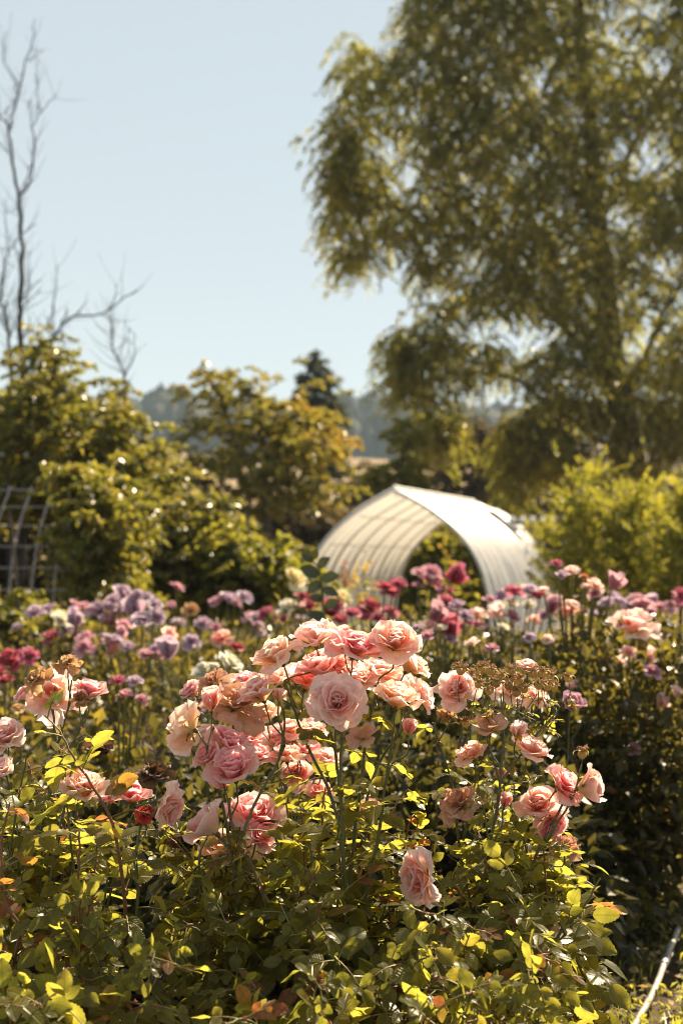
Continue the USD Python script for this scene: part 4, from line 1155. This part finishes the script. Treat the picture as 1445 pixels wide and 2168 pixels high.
bc.cane([foot(bc, -.1, 0), *pp((520, 2050, 2.45), (500, 1900, 2.42), (486, 1780, 2.42), (470, 1700, 2.42), (455, 1650, 2.42))], .0055, .003)
bc.cane([*pp((775, 1700, 2.5), (800, 1620, 2.52), (838, 1560, 2.5), (870, 1500, 2.52))], .004, .0026)
bc.cane([foot(bc, -.06, .12), *pp((640, 1950, 2.7), (640, 1820, 2.76), (620, 1740, 2.78), (600, 1660, 2.78))], .005, .0028)
bc.cane([*pp((628, 1780, 2.78), (650, 1700, 2.8), (665, 1650, 2.8))], .004, .0026)
bc.cane([*pp((455, 1650, 2.42), (440, 1600, 2.43), (452, 1540, 2.42))], .0032, .0026)
bc.cane([foot(bc, -.15, -.05), *pp((450, 2000, 2.42), (420, 1880, 2.4), (425, 1800, 2.4))], .0045, .0028)
roses_c = [  # x, y, width px, depth, facing (right, to camera, up), kind, colour
    (667, 1348, 96, 2.50, (-.12, .22, .95), 'full', 'pale'), (585, 1388, 98, 2.48, (-.55, .22, .80), 'full', 'apricot'), (752, 1370, 100, 2.47, (.22, .35, .90), 'full', 'pink'),
    (836, 1360, 94, 2.46, (.10, .62, .75), 'full', 'peach'), (675, 1408, 90, 2.52, (-.25, .15, .9), 'cup', 'pink'), (652, 1440, 92, 2.58, (.35, .1, .9), 'full', 'coral'), (868, 1408, 80, 2.52, (.55, .05, .80), 'full', 'apricot'),
    (800, 1428, 96, 2.58, (.05, .1, 1), 'full', 'peach'), (714, 1488, 112, 2.40, (.02, .93, .36), 'full', 'pale'), (838, 1484, 112, 2.42, (.12, .25, .95), 'open', 'apricot'), (886, 1466, 74, 2.55, (.6, .05, .55), 'full', 'pale'),
    (546, 1462, 80, 2.46, (-.45, .25, .85), 'cup', 'peach'), (588, 1436, 74, 2.54, (-.1, .1, .9), 'full', 'pale'), (402, 1542, 104, 2.40, (-.72, -.52, .22), 'open', 'apricot'), (447, 1488, 46, 2.39, (.0, .25, 1), 'bud', 'coral'),
    (498, 1502, 104, 2.50, (.25, .25, .8), 'wilt', 'tan'), (482, 1574, 84, 2.42, (.3, .3, .85), 'full', 'pink'), (440, 1600, 62, 2.40, (-.5, .4, .35), 'cup', 'pink'), (494, 1626, 100, 2.37, (-.12, .48, .86), 'cup', 'pink'),
    (588, 1568, 84, 2.74, (0, .3, .9), 'full', 'pale'), (640, 1582, 76, 2.72, (.3, .3, .8), 'full', 'pink'), (628, 1640, 62, 2.78, (.1, .7, .5), 'cup', 'coral'), (676, 1680, 58, 2.8, (.2, .5, .7), 'full', 'coral'), (530, 1562, 58, 2.7, (-.2, .2, .9), 'full', 'pink'), (688, 1608, 62, 2.74, (.3, .2, .8), 'full', 'pale'),
    (350, 1708, 92, 2.38, (.62, .22, -.30), 'full', 'pale'), (437, 1744, 94, 2.38, (-.60, -.15, .55), 'cup', 'pale'), (537, 1728, 116, 2.48, (.15, .35, .85), 'full', 'pink'), (478, 1806, 118, 2.50, (0, .2, .9), 'open', 'peach'), (778, 1716, 60, 2.6, (.1, .2, .8), 'cup', 'pink'),
    (620, 1545, 60, 2.72, (-.1, .2, .9), 'full', 'peach'), (720, 1420, 70, 2.56, (0, .3, .9), 'full', 'coral'), (516, 1440, 52, 2.62, (-.2, .2, .8), 'cup', 'pink'), (455, 1450, 58, 2.66, (-.3, .3, .6), 'wilt', 'tan'), (405, 1462, 50, 2.7, (-.5, .2, .6), 'cup', 'pink'),
    (770, 1562, 62, 2.40, (-.1, .3, .3), 'loose', 'tan'), (866, 1545, 30, 2.41, (.15, .1, 1), 'bud', 'coral'), (590, 1475, 24, 2.44, (0, .1, 1), 'bud', 'peach'),
    (620, 1425, 66, 2.60, (-.2, .2, .9), 'cup', 'peach'), (760, 1436, 80, 2.54, (.1, .35, .85), 'full', 'pale'), (704, 1392, 60, 2.56, (.1, .2, .95), 'cup', 'coral'), (560, 1512, 62, 2.60, (-.2, .3, .8), 'open', 'apricot'),
    (540, 1600, 64, 2.66, (.1, .3, .9), 'full', 'pink'), (660, 1548, 60, 2.66, (.2, .3, .8), 'full', 'peach'), (606, 1600, 66, 2.66, (-.1, .2, .9), 'full', 'peach'), (432, 1560, 60, 2.46, (-.2, .3, .8), 'cup', 'apricot'), (548, 1775, 70, 2.44, (.35, .3, .5), 'open', 'pink'),
    (470, 1660, 34, 2.38, (-.3, .2, .7), 'bud', 'pink'), (730, 1345, 26, 2.5, (0, .1, 1), 'bud', 'coral'), (690, 1470, 22, 2.5, (0, .1, 1), 'bud', 'peach')]
for k, (x, y, d, Yd, f, kind, col) in enumerate(roses_c):
    p, a = add_rose(bc.path, bc.org, x, y, d, Yd, f, kind, col, 300 + k)
    bc.attach(p, a)
poly_c = [(330, 1700), (420, 1720), (560, 1640), (640, 1680), (720, 1700), (860, 1660), (900, 1720), (960, 1800), (980, 1960), (960, 2200), (330, 2200), (310, 1900)]
shoots(bc, poly_c, 84, 1.98, 2.78, 11)
shoots(bc, [(560, 1640), (700, 1600), (880, 1640), (900, 1740), (560, 1740)], 9, 2.5, 2.62, 111, .046)
shoots(bc, [(330, 1660), (460, 1700), (460, 1780), (330, 1780)], 5, 2.4, 2.6, 112, .046)
for i in (0, 1, 2, 5, 7):
    bc.leafy(bc.canes[i][0], .45, .86, .05, .050, .45)
for i in (3, 4, 6, 8):
    bc.leafy(bc.canes[i][0], .1, .8, .07, .042, .5)
bc.finish()

# ------------------------------------------------------------------ foreground bush, left
bl = Bush('left foreground rose bush of arching red stems with few pink blooms and dried heads', (-.52, 2.5, 0))
c = bl.cane([foot(bl), *pp((255, 2060, 2.42), (262, 1900, 2.36), (245, 1770, 2.34), (218, 1700, 2.33), (180, 1640, 2.33), (148, 1590, 2.33), (122, 1545, 2.34), (95, 1515, 2.35))], .0055, .0014, True, 30)
bl.leafy(c, .35, 1.0, .034, .048, .55, .35)
c = bl.cane([foot(bl, -.1), *pp((140, 2000, 2.3), (165, 1850, 2.27), (168, 1760, 2.26))], .005, .0022, True)
bl.leafy(c, .4, 1, .045, .048, .4)
c = bl.cane([foot(bl, .02, .1), *pp((120, 1900, 2.6), (130, 1700, 2.66), (118, 1580, 2.68), (112, 1500, 2.68), (118, 1450, 2.68))], .005, .002)
c = bl.cane([*pp((118, 1580, 2.68), (140, 1520, 2.67), (152, 1440, 2.66))], .003, .002)
c = bl.cane([*pp((125, 1640, 2.67), (160, 1560, 2.66), (184, 1500, 2.65))], .003, .002)
c = bl.cane([foot(bl, -.3), *pp((20, 2060, 2.3), (10, 1900, 2.28), (4, 1780, 2.28), (20, 1700, 2.28))], .005, .002, True)
bl.leafy(c, .4, 1, .04, .048, .8, .2)
c = bl.cane([foot(bl, .12), *pp((290, 1950, 2.4), (285, 1820, 2.4), (300, 1740, 2.42), (310, 1700, 2.42))], .0045, .002)
bl.leafy(c, .4, .9, .05, .055, .4)
roses_l = [(191, 1461, 62, 2.66, (.2, .2, .95), 'cup', 'pink', None), (112, 1478, 92, 2.70, (.1, .5, .2), 'wilt', 'pale', 'faded pale pink bloom going over'), (80, 1442, 52, 2.66, (-.3, .2, .3), 'wilt', 'brown', 'dried brown bloom'), (146, 1408, 44, 2.66, (.1, .2, .8), 'wilt', 'brown', 'crumpled dried tan bloom'),
           (168, 1482, 30, 2.66, (0, .3, .5), 'wilt', 'brown', None), (50, 1470, 40, 2.7, (-.5, .2, .5), 'cup', 'pink', None), (178, 1672, 96, 2.44, (.05, .22, .95), 'full', 'peach', None), (282, 1684, 78, 2.72, (.1, .3, .8), 'full', 'pink', None), (232, 1690, 60, 2.76, (0, .2, .9), 'full', 'pink', None),
           (12, 1560, 78, 2.55, (-.1, .5, .6), 'full', 'pale', None), (2, 1630, 56, 2.5, (-.3, .3, .5), 'cup', 'pale', None), (310, 1726, 38, 2.42, (.1, .2, .9), 'wilt', 'red', 'small shrivelled red bloom'), (328, 1645, 62, 2.5, (0, .1, .5), 'wilt', 'darkbrown', 'withered dark brown bloom'),
           (206, 1578, 52, 2.6, (.1, .1, -.6), 'wilt', 'darkbrown', None), (395, 1772, 60, 2.6, (.2, .2, -.3), 'wilt', 'darkbrown', None), (288, 2105, 96, 2.2, (0, .4, .4), 'wilt', 'maroon', 'dead maroon bloom low in the leaves'), (88, 2080, 84, 2.24, (0, .5, .3), 'wilt', 'maroon', None), (8, 2010, 46, 2.4, (0, .5, .4), 'cup', 'white', None)]
for k, (x, y, d, Yd, f, kind, col, lab) in enumerate(roses_l):
    p, a = add_rose(bl.path, bl.org, x, y, d, Yd, f, kind, col, 400 + k, label=lab)
    bl.attach(p, a)
poly_l = [(-60, 1700), (60, 1680), (160, 1640), (250, 1680), (330, 1780), (370, 1900), (380, 2200), (-60, 2200)]
shoots(bl, poly_l, 52, 1.98, 2.72, 12, tint=.42, red=.3)
shoots(bl, [(30, 1580), (150, 1540), (260, 1600), (290, 1720), (20, 1720)], 12, 2.4, 2.55, 113, .048, tint=.5, red=.5)
bl.finish()

# ------------------------------------------------------------------ foreground bush, right
br = Bush('right foreground rose bush topped by a cluster of spent brown flower heads', (.40, 2.62, 0))
c1 = br.cane([foot(br), *pp((985, 2050, 2.6), (1015, 1890, 2.56), (1042, 1760, 2.55), (1058, 1660, 2.55), (1066, 1560, 2.56))], .006, .003)
c2 = br.cane([*pp((1058, 1660, 2.55), (1100, 1600, 2.58), (1140, 1550, 2.6), (1180, 1505, 2.6))], .0035, .002)
c3 = br.cane([foot(br, -.02, .1), *pp((985, 1860, 2.66), (965, 1700, 2.66), (938, 1600, 2.64), (915, 1530, 2.62))], .0045, .002)
c4 = br.cane([foot(br, -.12, -.2), *pp((905, 2140, 2.4), (922, 2030, 2.38), (930, 1950, 2.38), (926, 1905, 2.38))], .005, .0028)
c5 = br.cane([foot(br, .06), *pp((1080, 1960, 2.55), (1120, 1850, 2.52), (1160, 1760, 2.52), (1200, 1690, 2.52), (1222, 1665, 2.52))], .005, .0026)
c6 = br.cane([*pp((1066, 1560, 2.56), (1062, 1510, 2.58), (1060, 1470, 2.6))], .0028, .002)
c7 = br.cane([*pp((980, 1780, 2.66), (1005, 1660, 2.64), (1020, 1600, 2.62))], .0035, .002)
br.cane([*pp((955, 1660, 2.65), (975, 1560, 2.64), (985, 1500, 2.64))], .003, .002)
br.cane([*pp((1058, 1660, 2.55), (1030, 1560, 2.6), (1020, 1490, 2.62))], .003, .002)
c = br.cane([foot(br, .04), *pp((1170, 2050, 2.5), (1230, 1930, 2.48), (1270, 1860, 2.48))], .0045, .002)
br.leafy(c, .4, 1, .036, .047, .45)
br.cane([*pp((1150, 1790, 2.52), (1210, 1690, 2.5), (1230, 1620, 2.5))], .003, .002)
roses_r = [(890, 1858, 112, 2.38, (-.62, .45, .05), 'full', 'pale', None), (966, 1460, 80, 2.60, (-.15, .65, .55), 'full', 'pale', None), (1035, 1545, 74, 2.55, (-.1, .3, .6), 'loose', 'tan', 'faded peach bloom with few petals left'), (1000, 1598, 70, 2.6, (-.25, .1, .85), 'open', 'peach', None),
           (1122, 1590, 80, 2.56, (.35, .1, .85), 'full', 'peach', None), (1094, 1552, 32, 2.54, (.1, .3, .8), 'bud', 'pale', None), (1192, 1662, 80, 2.52, (.5, .3, .45), 'full', 'pink', None), (1248, 1664, 80, 2.50, (.92, .05, .25), 'cup', 'peach', None), (1140, 1705, 84, 2.55, (-.1, .4, .6), 'full', 'peach', None), (1165, 1742, 74, 2.54, (.2, .3, -.2), 'full', 'pink', None),
           (975, 1708, 74, 2.56, (-.2, .3, .5), 'wilt', 'tan', 'faded tan bloom'), (1196, 1800, 54, 2.55, (.1, .3, .4), 'wilt', 'tan', None), (1150, 1970, 54, 2.46, (-.3, .4, .5), 'cup', 'tan', None), (862, 2092, 64, 2.35, (.2, .3, .7), 'cup', 'peach', None), (815, 2120, 60, 2.42, (-.2, .4, .5), 'full', 'coral', None), (1210, 1490, 52, 3.0, (.1, .5, .6), 'cup', 'rose', None),
           (1072, 1470, 46, 2.66, (.2, .2, .6), 'wilt', 'pale', None), (1115, 1412, 44, 2.64, (0, .3, .8), 'cup', 'pale', None), (1130, 1480, 50, 2.7, (.1, .3, .5), 'wilt', 'pale', None), (1068, 1700, 26, 2.54, (.2, .2, .9), 'bud', 'coral', None), (945, 1510, 34, 2.6, (-.2, .2, -.6), 'wilt', 'brown', None), (1060, 1640, 30, 2.6, (-.2, .2, .6), 'cup', 'pink', None)]
for k, (x, y, d, Yd, f, kind, col, lab) in enumerate(roses_r):
    p, a = add_rose(br.path, br.org, x, y, d, Yd, f, kind, col, 500 + k, label=lab)
    br.attach(p, a)
rr = np.random.default_rng(31)
for k, (x, y) in enumerate([(975, 1418), (1000, 1430), (1012, 1448), (1038, 1420), (1050, 1445), (1062, 1432), (1082, 1420), (1075, 1450), (1098, 1440), (1110, 1458), (1128, 1425), (1148, 1425), (1162, 1432), (1158, 1452), (1140, 1450), (1172, 1455), (1202, 1435), (1035, 1462), (1092, 1465), (1018, 1415), (1232, 1595), (985, 1530)]):
    p, a = add_spent(br.path, br.org, x, y, rr.uniform(28, 36), 2.58 + rr.uniform(-.05, .08), (rr.normal(0, .25), .2, 1), 600 + k)
    s = br.attach(p, a, rad=.0015)
    br.leafy(s, .1, .7, .03, .012, .7)
poly_r = [(900, 1800), (980, 1740), (1060, 1700), (1130, 1780), (1200, 1770), (1250, 1850), (1240, 1950), (1190, 2060), (1130, 2200), (900, 2200), (880, 2000)]
shoots(br, poly_r, 72, 2.02, 2.85, 13)
shoots(br, [(990, 1640), (1100, 1610), (1200, 1640), (1210, 1760), (970, 1760)], 9, 2.55, 2.68, 114, .046)
br.leafy(c1, .5, .9, .045, .046, .4)
br.leafy(c5, .4, .9, .045, .046, .4)
br.leafy(c3, .5, 1, .06, .03, .5)
br.leafy(c7, .3, 1, .06, .04, .5)
br.finish()

# ------------------------------------------------------------------ the rose bed behind: bush by bush, bloom by bloom
def bed_bush(label, x, Yd, h, rx, blooms, seed, n=1500, ll=.05, tint=(.0, .85), stems=7, ry=None, material=None, bottom=.1):
    o = np.array([x, Yd, 0.0])
    path, org = thing('rose_bush', label, 'rose bush', o, 'rose bushes in the bed behind')
    r = np.random.default_rng(seed)
    for k in range(stems):
        a = r.uniform(0, 6.28)
        e = o + [math.cos(a) * rx * r.uniform(.2, .7), math.sin(a) * rx * r.uniform(.2, .6), h * r.uniform(.7, .95)]
        V, F = tube(spline([o + r.normal(0, .04, 3) * [1, 1, 0] - [0, 0, .02], (o + e) / 2 + r.normal(0, .04, 3), e], 8), np.linspace(.007, .003, 8), 6)
        M(path, 'cane', V, F, m_cane if r.random() < .6 else m_redcane, org)
    V, F, t = dome_leaves(o, rx, ry or rx, h, int(n * 2.4), ll, .62, seed, tint, bottom)
    M(path, 'foliage', V, F, material or m_midleaf, org, tint=t, smooth=False)
    blooms = list(blooms)
    if Yd > 4.5 and len(blooms) > 2:  # smaller and half-hidden blooms lower among the leaves
        cols = [q[3] for q in blooms if q[3] not in ('brown', 'white', 'cream')] or ['rose']
        bx0, by0 = np.mean([q[0] for q in blooms]), np.mean([q[1] for q in blooms])
        for k in range(4):
            blooms.append((bx0 + r.normal(0, rx * FPX / Yd * .42), by0 + abs(r.normal(14, 26)) , r.uniform(22, 42), cols[int(r.integers(len(cols)))], ('full', 'cup', 'bud')[int(r.integers(3))]))
    for k, (px_, py_, d, col, *kd) in enumerate(blooms):
        kind = kd[0] if kd else 'full'
        Yb = Yd - rx * r.uniform(.15, .8)
        D = d / FPX * Yb * r.uniform(.85, 1.2)
        a = unit([r.normal(0, .3), -.35 + r.normal(0, .25), .85])
        base = P(px_, py_, Yb) - a * D * .2
        B = basis(a, r.uniform(0, 6.28))
        s = Soup()
        for V, F, uv, tt in rose_petals(D, kind, seed * 50 + k, n=(18 if kind != 'bud' else 7), res=5):
            s.add(V @ B + base, F, np.clip(tt + r.normal(0, .1), 0, 1), uv)
        s.build(path, 'rose', C[col], org)
        st = base - a * D * .05
        q = o + [(st[0] - o[0]) * .55, (st[1] - o[1]) * .5, max(.15, st[2] - .28)]
        V, F = tube(spline([q, (q + st) / 2 + [0, 0, .02], st], 6), np.linspace(.0045, .003, 6), 5)
        M(path, 'flower_stem', V, F, m_cane, org)
    return path, org


def X(px_, Yd):
    return (px_ - CX) / FPX * Yd


bed = [  # label, px x, depth, height, radius, blooms (x, y, px, colour)
    ('low bush with dark crimson roses at the left edge of the bed', 15, 5.2, .80, .42, [(20, 1398, 78, 'crimson'), (62, 1388, 42, 'magenta'), (-10, 1420, 50, 'crimson'), (10, 1440, 40, 'crimson')], 900, 4),
    ('bush with pale lilac roses and one white bloom in front of the wire mesh fence', 110, 7.2, .92, .42, [(75, 1296, 52, 'lilac'), (100, 1290, 44, 'lilac'), (128, 1312, 62, 'white'), (158, 1340, 46, 'rose'), (108, 1348, 40, 'magenta'), (140, 1335, 40, 'lilac')], 1200, 0),
    ('tall bush crowned by a cluster of lavender pink roses', 245, 7.0, 1.02, .46, [(262, 1258, 60, 'lilac'), (290, 1262, 44, 'lilac'), (240, 1268, 46, 'lilac'), (176, 1284, 44, 'rose'), (212, 1290, 54, 'lilac'), (250, 1292, 56, 'lilac'), (228, 1285, 46, 'lilac'), (310, 1265, 34, 'lilac')], 1300, 0),
    ('bush with dense mauve roses below the lavender cluster', 300, 6.3, .90, .42, [(300, 1312, 62, 'lilac'), (262, 1322, 48, 'rose'), (328, 1280, 40, 'lilac'), (330, 1305, 44, 'lilac'), (182, 1352, 52, 'rose'), (178, 1372, 46, 'rose'), (250, 1355, 46, 'lilac'), (232, 1362, 46, 'rose'), (240, 1376, 44, 'coral'), (272, 1368, 40, 'lilac')], 1300, 0),
    ('bush with a single tall pink rose before the pale green hedge bush', 385, 8.0, .86, .36, [(376, 1243, 40, 'rose'), (430, 1320, 36, 'lilac'), (404, 1290, 36, 'brown')], 1000, 0),
    ('small bush with a row of mauve roses left of the hoop shelter', 480, 7.8, .88, .40, [(456, 1274, 42, 'rose'), (486, 1268, 40, 'lilac'), (515, 1264, 36, 'lilac'), (500, 1275, 34, 'rose'), (565, 1298, 46, 'magenta'), (585, 1305, 36, 'rose'), (545, 1325, 42, 'lilac'), (552, 1345, 36, 'lilac')], 1200, 0),
    ('bush with a coral red rose behind the white roses', 480, 5.6, .84, .40, [(470, 1350, 56, 'coral'), (500, 1370, 40, 'crimson'), (310, 1385, 40, 'rose'), (330, 1372, 36, 'lilac')], 1300, 3),
    ('bush with two ruffled white roses left of the peach blooms', 460, 4.3, .72, .36, [(487, 1405, 62, 'white'), (430, 1418, 48, 'white'), (450, 1412, 34, 'white')], 1500, 5),
    ('bush with white and cream roses before the left foot of the hoop shelter', 640, 6.6, 1.02, .34, [(624, 1224, 54, 'cream'), (612, 1282, 44, 'white'), (636, 1245, 26, 'white'), (720, 1266, 62, 'cream'), (640, 1262, 30, 'crimson'), (600, 1300, 30, 'white')], 1100, 0),
    ('bush with deep magenta roses in front of the hoop shelter opening', 800, 6.0, .98, .44, [(815, 1242, 46, 'crimson'), (842, 1236, 46, 'magenta'), (828, 1252, 40, 'magenta'), (742, 1298, 40, 'magenta'), (784, 1285, 46, 'crimson'), (826, 1296, 48, 'magenta'), (766, 1302, 44, 'magenta'), (800, 1308, 42, 'crimson'), (718, 1312, 40, 'crimson')], 1300, 1),
    ('bush with dusky mauve roses inside the outline of the hoop shelter opening', 905, 7.4, 1.02, .36, [(886, 1212, 40, 'rose'), (914, 1208, 42, 'rose'), (908, 1226, 46, 'magenta'), (924, 1232, 30, 'magenta'), (884, 1240, 26, 'rose')], 1000, 0),
    ('bush with one bright pink rose right of the magenta cluster', 950, 5.8, .92, .38, [(944, 1274, 46, 'magenta'), (968, 1280, 40, 'lilac'), (930, 1298, 40, 'rose'), (985, 1302, 36, 'lilac'), (1010, 1298, 36, 'pale'), (930, 1330, 30, 'white'), (952, 1350, 34, 'lilac')], 1300, 3),
    ('wide bush with faded pink and white roses before the right foot of the hoop shelter', 1085, 6.2, .96, .46, [(1090, 1252, 46, 'magenta'), (1122, 1250, 52, 'lilac'), (1140, 1262, 34, 'crimson'), (1062, 1262, 36, 'lilac'), (1040, 1270, 38, 'rose'), (1080, 1278, 36, 'white'), (1120, 1282, 36, 'white'), (1050, 1300, 40, 'pale'), (1085, 1305, 36, 'rose'), (1010, 1322, 34, 'rose'), (1130, 1312, 36, 'pale'), (1150, 1300, 32, 'lilac'), (1065, 1330, 34, 'white')], 1500, 3),
    ('leggy bush with coral and pale pink roses right of the hoop shelter', 1215, 5.0, 1.06, .30, [(1176, 1192, 30, 'magenta'), (1208, 1208, 38, 'pale'), (1190, 1218, 36, 'lilac'), (1262, 1240, 42, 'pale'), (1258, 1256, 36, 'rose'), (1206, 1292, 46, 'coral'), (1210, 1280, 34, 'pale'), (1236, 1222, 26, 'orange')], 1100, 2),
    ('bush with a flat spray of lilac roses below the lime shrubs', 1335, 6.6, .92, .46, [(1285, 1275, 42, 'lilac'), (1310, 1272, 42, 'lilac'), (1335, 1278, 46, 'lilac'), (1362, 1280, 46, 'rose'), (1395, 1286, 42, 'rose'), (1375, 1300, 42, 'lilac'), (1300, 1262, 38, 'lilac'), (1420, 1282, 38, 'rose'), (1441, 1258, 42, 'magenta'), (1350, 1268, 36, 'rose')], 1300, 0),
    ('dark glossy bush with one wide flat pale pink rose at the right edge', 1350, 4.8, 1.03, .46, [(1340, 1322, 92, 'pale', 'open'), (1372, 1388, 56, 'pale'), (1330, 1382, 44, 'pale'), (1380, 1420, 46, 'rose'), (1310, 1400, 34, 'pale'), (1340, 1585, 30, 'rose'), (1440, 1770, 30, 'rose'), (1408, 1350, 30, 'lilac')], 2600, 6),
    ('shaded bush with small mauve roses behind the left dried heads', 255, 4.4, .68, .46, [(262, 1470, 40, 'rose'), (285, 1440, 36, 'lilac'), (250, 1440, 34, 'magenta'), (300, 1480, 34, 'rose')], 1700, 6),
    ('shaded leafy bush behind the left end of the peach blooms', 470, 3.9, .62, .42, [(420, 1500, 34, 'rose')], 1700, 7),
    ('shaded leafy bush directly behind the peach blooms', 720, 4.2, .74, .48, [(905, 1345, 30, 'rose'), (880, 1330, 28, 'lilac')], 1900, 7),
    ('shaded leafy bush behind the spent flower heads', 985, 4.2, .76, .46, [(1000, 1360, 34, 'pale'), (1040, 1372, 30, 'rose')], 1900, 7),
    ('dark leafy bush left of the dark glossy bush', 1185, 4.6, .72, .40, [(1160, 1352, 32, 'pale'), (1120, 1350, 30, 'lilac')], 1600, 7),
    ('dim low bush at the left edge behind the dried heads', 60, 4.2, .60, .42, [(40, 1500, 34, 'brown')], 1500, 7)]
for k, (lab, bx, Yd, h, rx, bl_, n, hue) in enumerate(bed):
    tint = {0: (.35, .95), 1: (.2, .85), 2: (.4, .9), 3: (.15, .8), 4: (.3, 1), 5: (.1, .7), 6: (.1, 1.0), 7: (0, .6)}[hue]  # the last range is darker: shade on those bushes put into the leaf tint
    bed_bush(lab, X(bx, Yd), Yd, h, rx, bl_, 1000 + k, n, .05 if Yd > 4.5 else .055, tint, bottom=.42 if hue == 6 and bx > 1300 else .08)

# other flowering plants between the bed and the shelter
def stalk_plant(name, label, cat, px_, Yd, top, color, seed, n=16, spike=True, leaf=None):
    o = np.array([X(px_, Yd), Yd, 0])
    path, org = thing(name, label, cat, o, 'yellow flowered plants' if name == 'yellow_flower_plant' else 'tall weeds in the shelter opening' if name == 'tall_weed' else None)
    r = np.random.default_rng(seed)
    e = P(px_ + r.normal(0, 4), top, Yd)
    c = spline([o - [0, 0, .02], (o + e) / 2 + r.normal(0, .02, 3), e], 12)
    V, F = tube(c, np.linspace(.008, .003, 12), 6)
    M(path, 'stem', V, F, m_cane, org)
    m = 60
    i = r.integers(2, 11, m)
    V, F, t = scatter(FARV, FARF, c[i] + r.normal(0, .015, (m, 3)), r.normal(0, 1, (m, 3)) * [1, 1, .5], r.normal(0, .5, (m, 3)) + [0, 0, 1], r.uniform(.05, .11, m), r.uniform(.02, .04, m), r.random(m))
    M(path, 'foliage', V, F, leaf or m_limeleaf, org, tint=t, smooth=False)
    for k in range(n):
        q = c[-1] + np.array([r.normal(0, .02), r.normal(0, .02), -k * .018 if spike else r.normal(0, .05)]) + (0 if spike else r.normal(0, .04, 3))
        s = Soup()
        B = basis(unit(r.normal(0, 1, 3) + [0, -.4, .5]), r.uniform(0, 6))
        for V, F, uv, tt in rose_petals(.045 if spike else .05, 'single', seed * 31 + k, n=6, res=4):
            s.add(V @ B + q, F, tt, uv)
        s.build(path, 'flower', C[color], org)


stalk_plant('flower_spike', 'orange flower spike standing before the left wall of the hoop shelter', 'flower', 728, 11.0, 1190, 'orange', 71, 17)
stalk_plant('yellow_flower_plant', 'yellow flowered plant in front of the ribbed inner wall of the shelter', 'flower', 776, 10.0, 1205, 'yellow', 72, 14, False)
stalk_plant('yellow_flower_plant', 'yellow flowered plant low between the cream and magenta roses', 'flower', 768, 9.4, 1262, 'yellow', 73, 10, False)
stalk_plant('yellow_flower_plant', 'thin yellow flowered plant in the middle of the shelter opening', 'flower', 962, 13.0, 1190, 'yellow', 74, 6, False)
stalk_plant('yellow_flower_plant', 'thin yellow flowered plant highest in the shelter opening', 'flower', 946, 15.0, 1160, 'yellow', 75, 4, False)
stalk_plant('tall_weed', 'tall green weed at the right side of the shelter opening', 'weed', 1000, 12.5, 1210, 'yellow', 76, 2, True)
stalk_plant('tall_weed', 'tall green weed at the left side of the shelter opening', 'weed', 905, 12.0, 1230, 'yellow', 77, 2, True)

# dark leafy rose shoot standing up before the shelter
dp, do = thing('rose_shoot', 'dark leafy rose shoot standing upright before the left side of the hoop shelter', 'rose shoot', (X(684, 5.0), 5.0, 0))
c = spline([[do[0], 5, -.02], P(690, 1400, 5), P(684, 1290, 5), P(676, 1210, 5), P(660, 1185, 5)], 20)
V, F = tube(c, np.linspace(.007, .003, 20), 6)
M(dp, 'cane', V, F, m_cane, do)
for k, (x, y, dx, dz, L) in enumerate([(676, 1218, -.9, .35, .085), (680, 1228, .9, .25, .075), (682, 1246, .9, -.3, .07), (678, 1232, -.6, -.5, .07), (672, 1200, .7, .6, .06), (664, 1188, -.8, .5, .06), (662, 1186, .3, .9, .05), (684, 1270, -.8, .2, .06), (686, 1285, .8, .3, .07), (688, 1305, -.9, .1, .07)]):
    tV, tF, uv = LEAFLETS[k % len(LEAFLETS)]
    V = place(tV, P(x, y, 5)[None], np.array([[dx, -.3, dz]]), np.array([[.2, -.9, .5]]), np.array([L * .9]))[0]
    M(dp, 'leaf', V, tF, m_thickshadeleaf, do, tint=.15, uv=uv)
